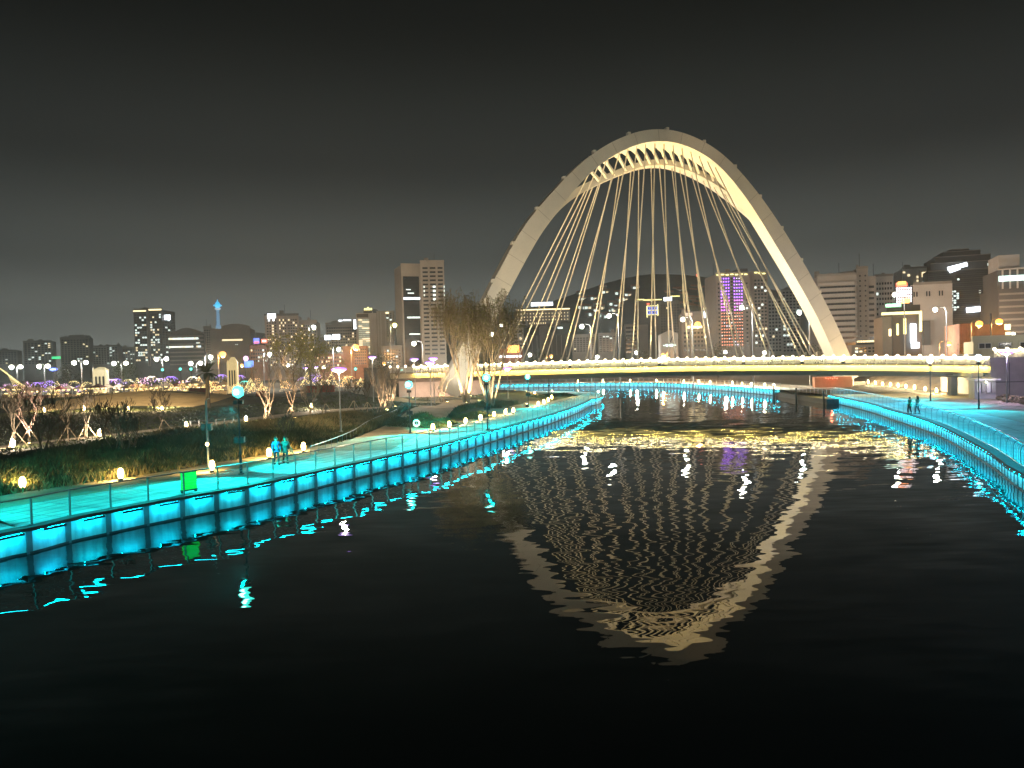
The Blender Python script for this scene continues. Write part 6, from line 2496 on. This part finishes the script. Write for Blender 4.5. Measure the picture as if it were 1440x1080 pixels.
# blue screen on posts with pink light above
p = A(350, 512, 215)
z0 = ground_z(p.x, 215)
s = thing('blue_screen', 'blue lit screen on posts with pink lights above it', 'screen', (p.x, 215, z0))
h = p.z - z0
for k in (-1, 1):
    MB().box((k * 1.1, .1, h * .5), (.12, .12, h)).build('post', m_dark, s)
MB().box((0, 0, h), (2.6, .2, 1.9)).build('screen_panel', emat('blue_screen_light', (.08, .30, 1.0), 1.3), s)
MB().box((0, -.05, h), (.9, .2, 1.3)).build('screen_panel', emat('pale_blue_screen_light', (.2, .55, 1.0), 1.3), s)
MB().ball((-.8, 0, h + 1.6), .75, 8).build('pink_light', fe_k, s)
# teal signal like lamps
for px, py in ((229, 520), (254, 519), (269, 519), (500, 519), (565, 521)):
    D = 180
    p = A(px, py, D)
    z0 = ground_z(p.x, D)
    s = thing('signal_lamp', 'teal signal lamp on a thin post among the festival lights', 'lamp', (p.x, D, z0), 0, 'teal signal lamps')
    MB().tube([(0, 0, 0), (0, 0, p.z - z0)], .06, 5).build('post', m_dark, s)
    MB().box((0, 0, p.z - z0), (.55, .3, .9)).build('housing', m_dark, s)
    MB().ball((0, -.2, p.z - z0), .34, 8).build('lens', fe_t, s)
# light net: strings fanning down from a mast at the far left
p = A(-3, 516, 190)
z0 = ground_z(p.x, 190)
ms = thing('light_net', 'fan of warm light strings hung from a mast at the left edge', 'light net', (p.x, 190, z0))
h = p.z - z0
MB().tube([(0, 0, 0), (0, 0, h)], .12, 6).build('mast', m_steel, ms)
for k in range(9):
    a = k * .12
    MB().tube([(0, 0, h), (2.2 + k * .55, -.4 * k * .3, h * .52 + (h * .3) * (1 - k / 9) ** 2 - .1 * k), (4.5 + k * .7, -.3 * k, 1.2 + .1 * k)], .025, 4).build('light_string', fe_y, ms)
# dark low hedges and red counters along the near edge of the festival
for k, (px0, px1, D) in enumerate(((30, 68, 172), (130, 158, 170), (265, 292, 165), (300, 318, 150), (360, 372, 150), (430, 470, 160))):
    a, b_ = A(px0, 540, D), A(px1, 540, D)
    z0 = ground_z((a.x + b_.x) / 2, D)
    q = thing('display_wall', ['long pink lit low wall at far left behind the twisted tree', 'low orange display wall below the cream gatehouse', 'dark red display wall right of the stalls', 'small amber notice board right of the palm',
                              'dark red booth by the warm bare tree', 'dark red hedge wall beyond the dark lawn'][k], 'wall', ((a.x + b_.x) / 2, D, z0))
    w = b_.x - a.x
    MB().box((0, 0, .7), (w, .4, 1.4)).build('wall', m_redt if k not in (1, 3) else emat('amber_board', (1.0, .55, .16), .35), q)
    MB().box((0, 0, 1.43), (w + .2, .55, .08)).build('cap', m_dark, q)
# the pink washed wall of the underpass beside the left end of the bridge
B = Bld('underpass_wall', 'pale wall of the underpass washed pink beside the willows', 'wall', 560, 694, 139, 3)
B.block('wall', m_conc, 560, 694, 531)
B.block('coping', f_white, 559, 695, 530, -.15, 3.3, 531)
for px in (580, 608, 640, 662):
    w = thing('wall_uplight', 'small light at the foot of the pink washed underpass wall', 'uplight', (A(px, 540, 134.5).x, 134.5, ground_z(A(px, 540, 134.5).x, 134.5)), 0, 'uplights of the underpass wall')
    put('lamp_body', up_h, w)
    put('lens', up_g, w)
    lamp_light('wash_beam', 'POINT', w, (0, 1.6, .9), (1.0, .60, .42), 420, .1)
# ================================================================== labels: what tells one of a row from the next
ORD = ('first second third fourth fifth sixth seventh eighth ninth tenth eleventh twelfth thirteenth fourteenth fifteenth sixteenth seventeenth eighteenth nineteenth twentieth '
       'twenty-first twenty-second twenty-third twenty-fourth twenty-fifth twenty-sixth twenty-seventh twenty-eighth twenty-ninth thirtieth').split()
ROWS = {
    'bollard lights round the peninsula': 'warm bollard light, {} from the left of the row curving round the peninsula',
    'bollard lights behind the planting bed': 'warm bollard light, {} from the left behind the peninsula planting bed',
    'bollard lights under the bridge on the right': 'warm bollard light, {} from the left of those under the right bridge end',
    'bollard lights on the far promenade': 'warm bollard light, {} from the left on the far promenade behind the water',
    'distant street lamps along the city road': 'small distant street lamp, {} from the left along the city road',
    'uplights of the underpass wall': 'small light, {} from the left at the foot of the pink underpass wall',
    'teal signal lamps': 'teal signal lamp on a thin post, {} from the left among the festival lights',
    'dry grass tufts on the right': 'tuft of dry warm lit grass, {} from the left beside the right paving',
    'pale festival stalls': 'pale canopied festival stall, {} from the left of the pale stalls',
    'red festival stalls': 'red canopied festival stall, {} from the left of the red stalls',
    'uplights under the young trees': 'small warm uplight, {} from the left of those at young tree feet',
    'uplights under the willows': 'small warm uplight, {} from the left of those at the willow feet',
}
for c_ in ('purple', 'pink', 'warm', 'yellow', 'teal'):
    ROWS['festival trees in ' + c_ + ' lights'] = 'tree wrapped in ' + ('pale yellow' if c_ == 'yellow' else c_) + ' fairy lights, {} from the left of that colour'
RT = CAM_M.to_3x3().transposed()
for g_, t_ in ROWS.items():
    mem = [o for o in C.objects if o.parent is None and o.get('group') == g_]
    mem.sort(key=lambda o: (lambda q: q.x / -q.z)(RT @ (Vector(o.location) - Vector((0, 0, CAM_Z)))))
    if len(mem) > 1:
        for o, w_ in zip(mem, ORD):
            o['label'] = t_.format(w_)
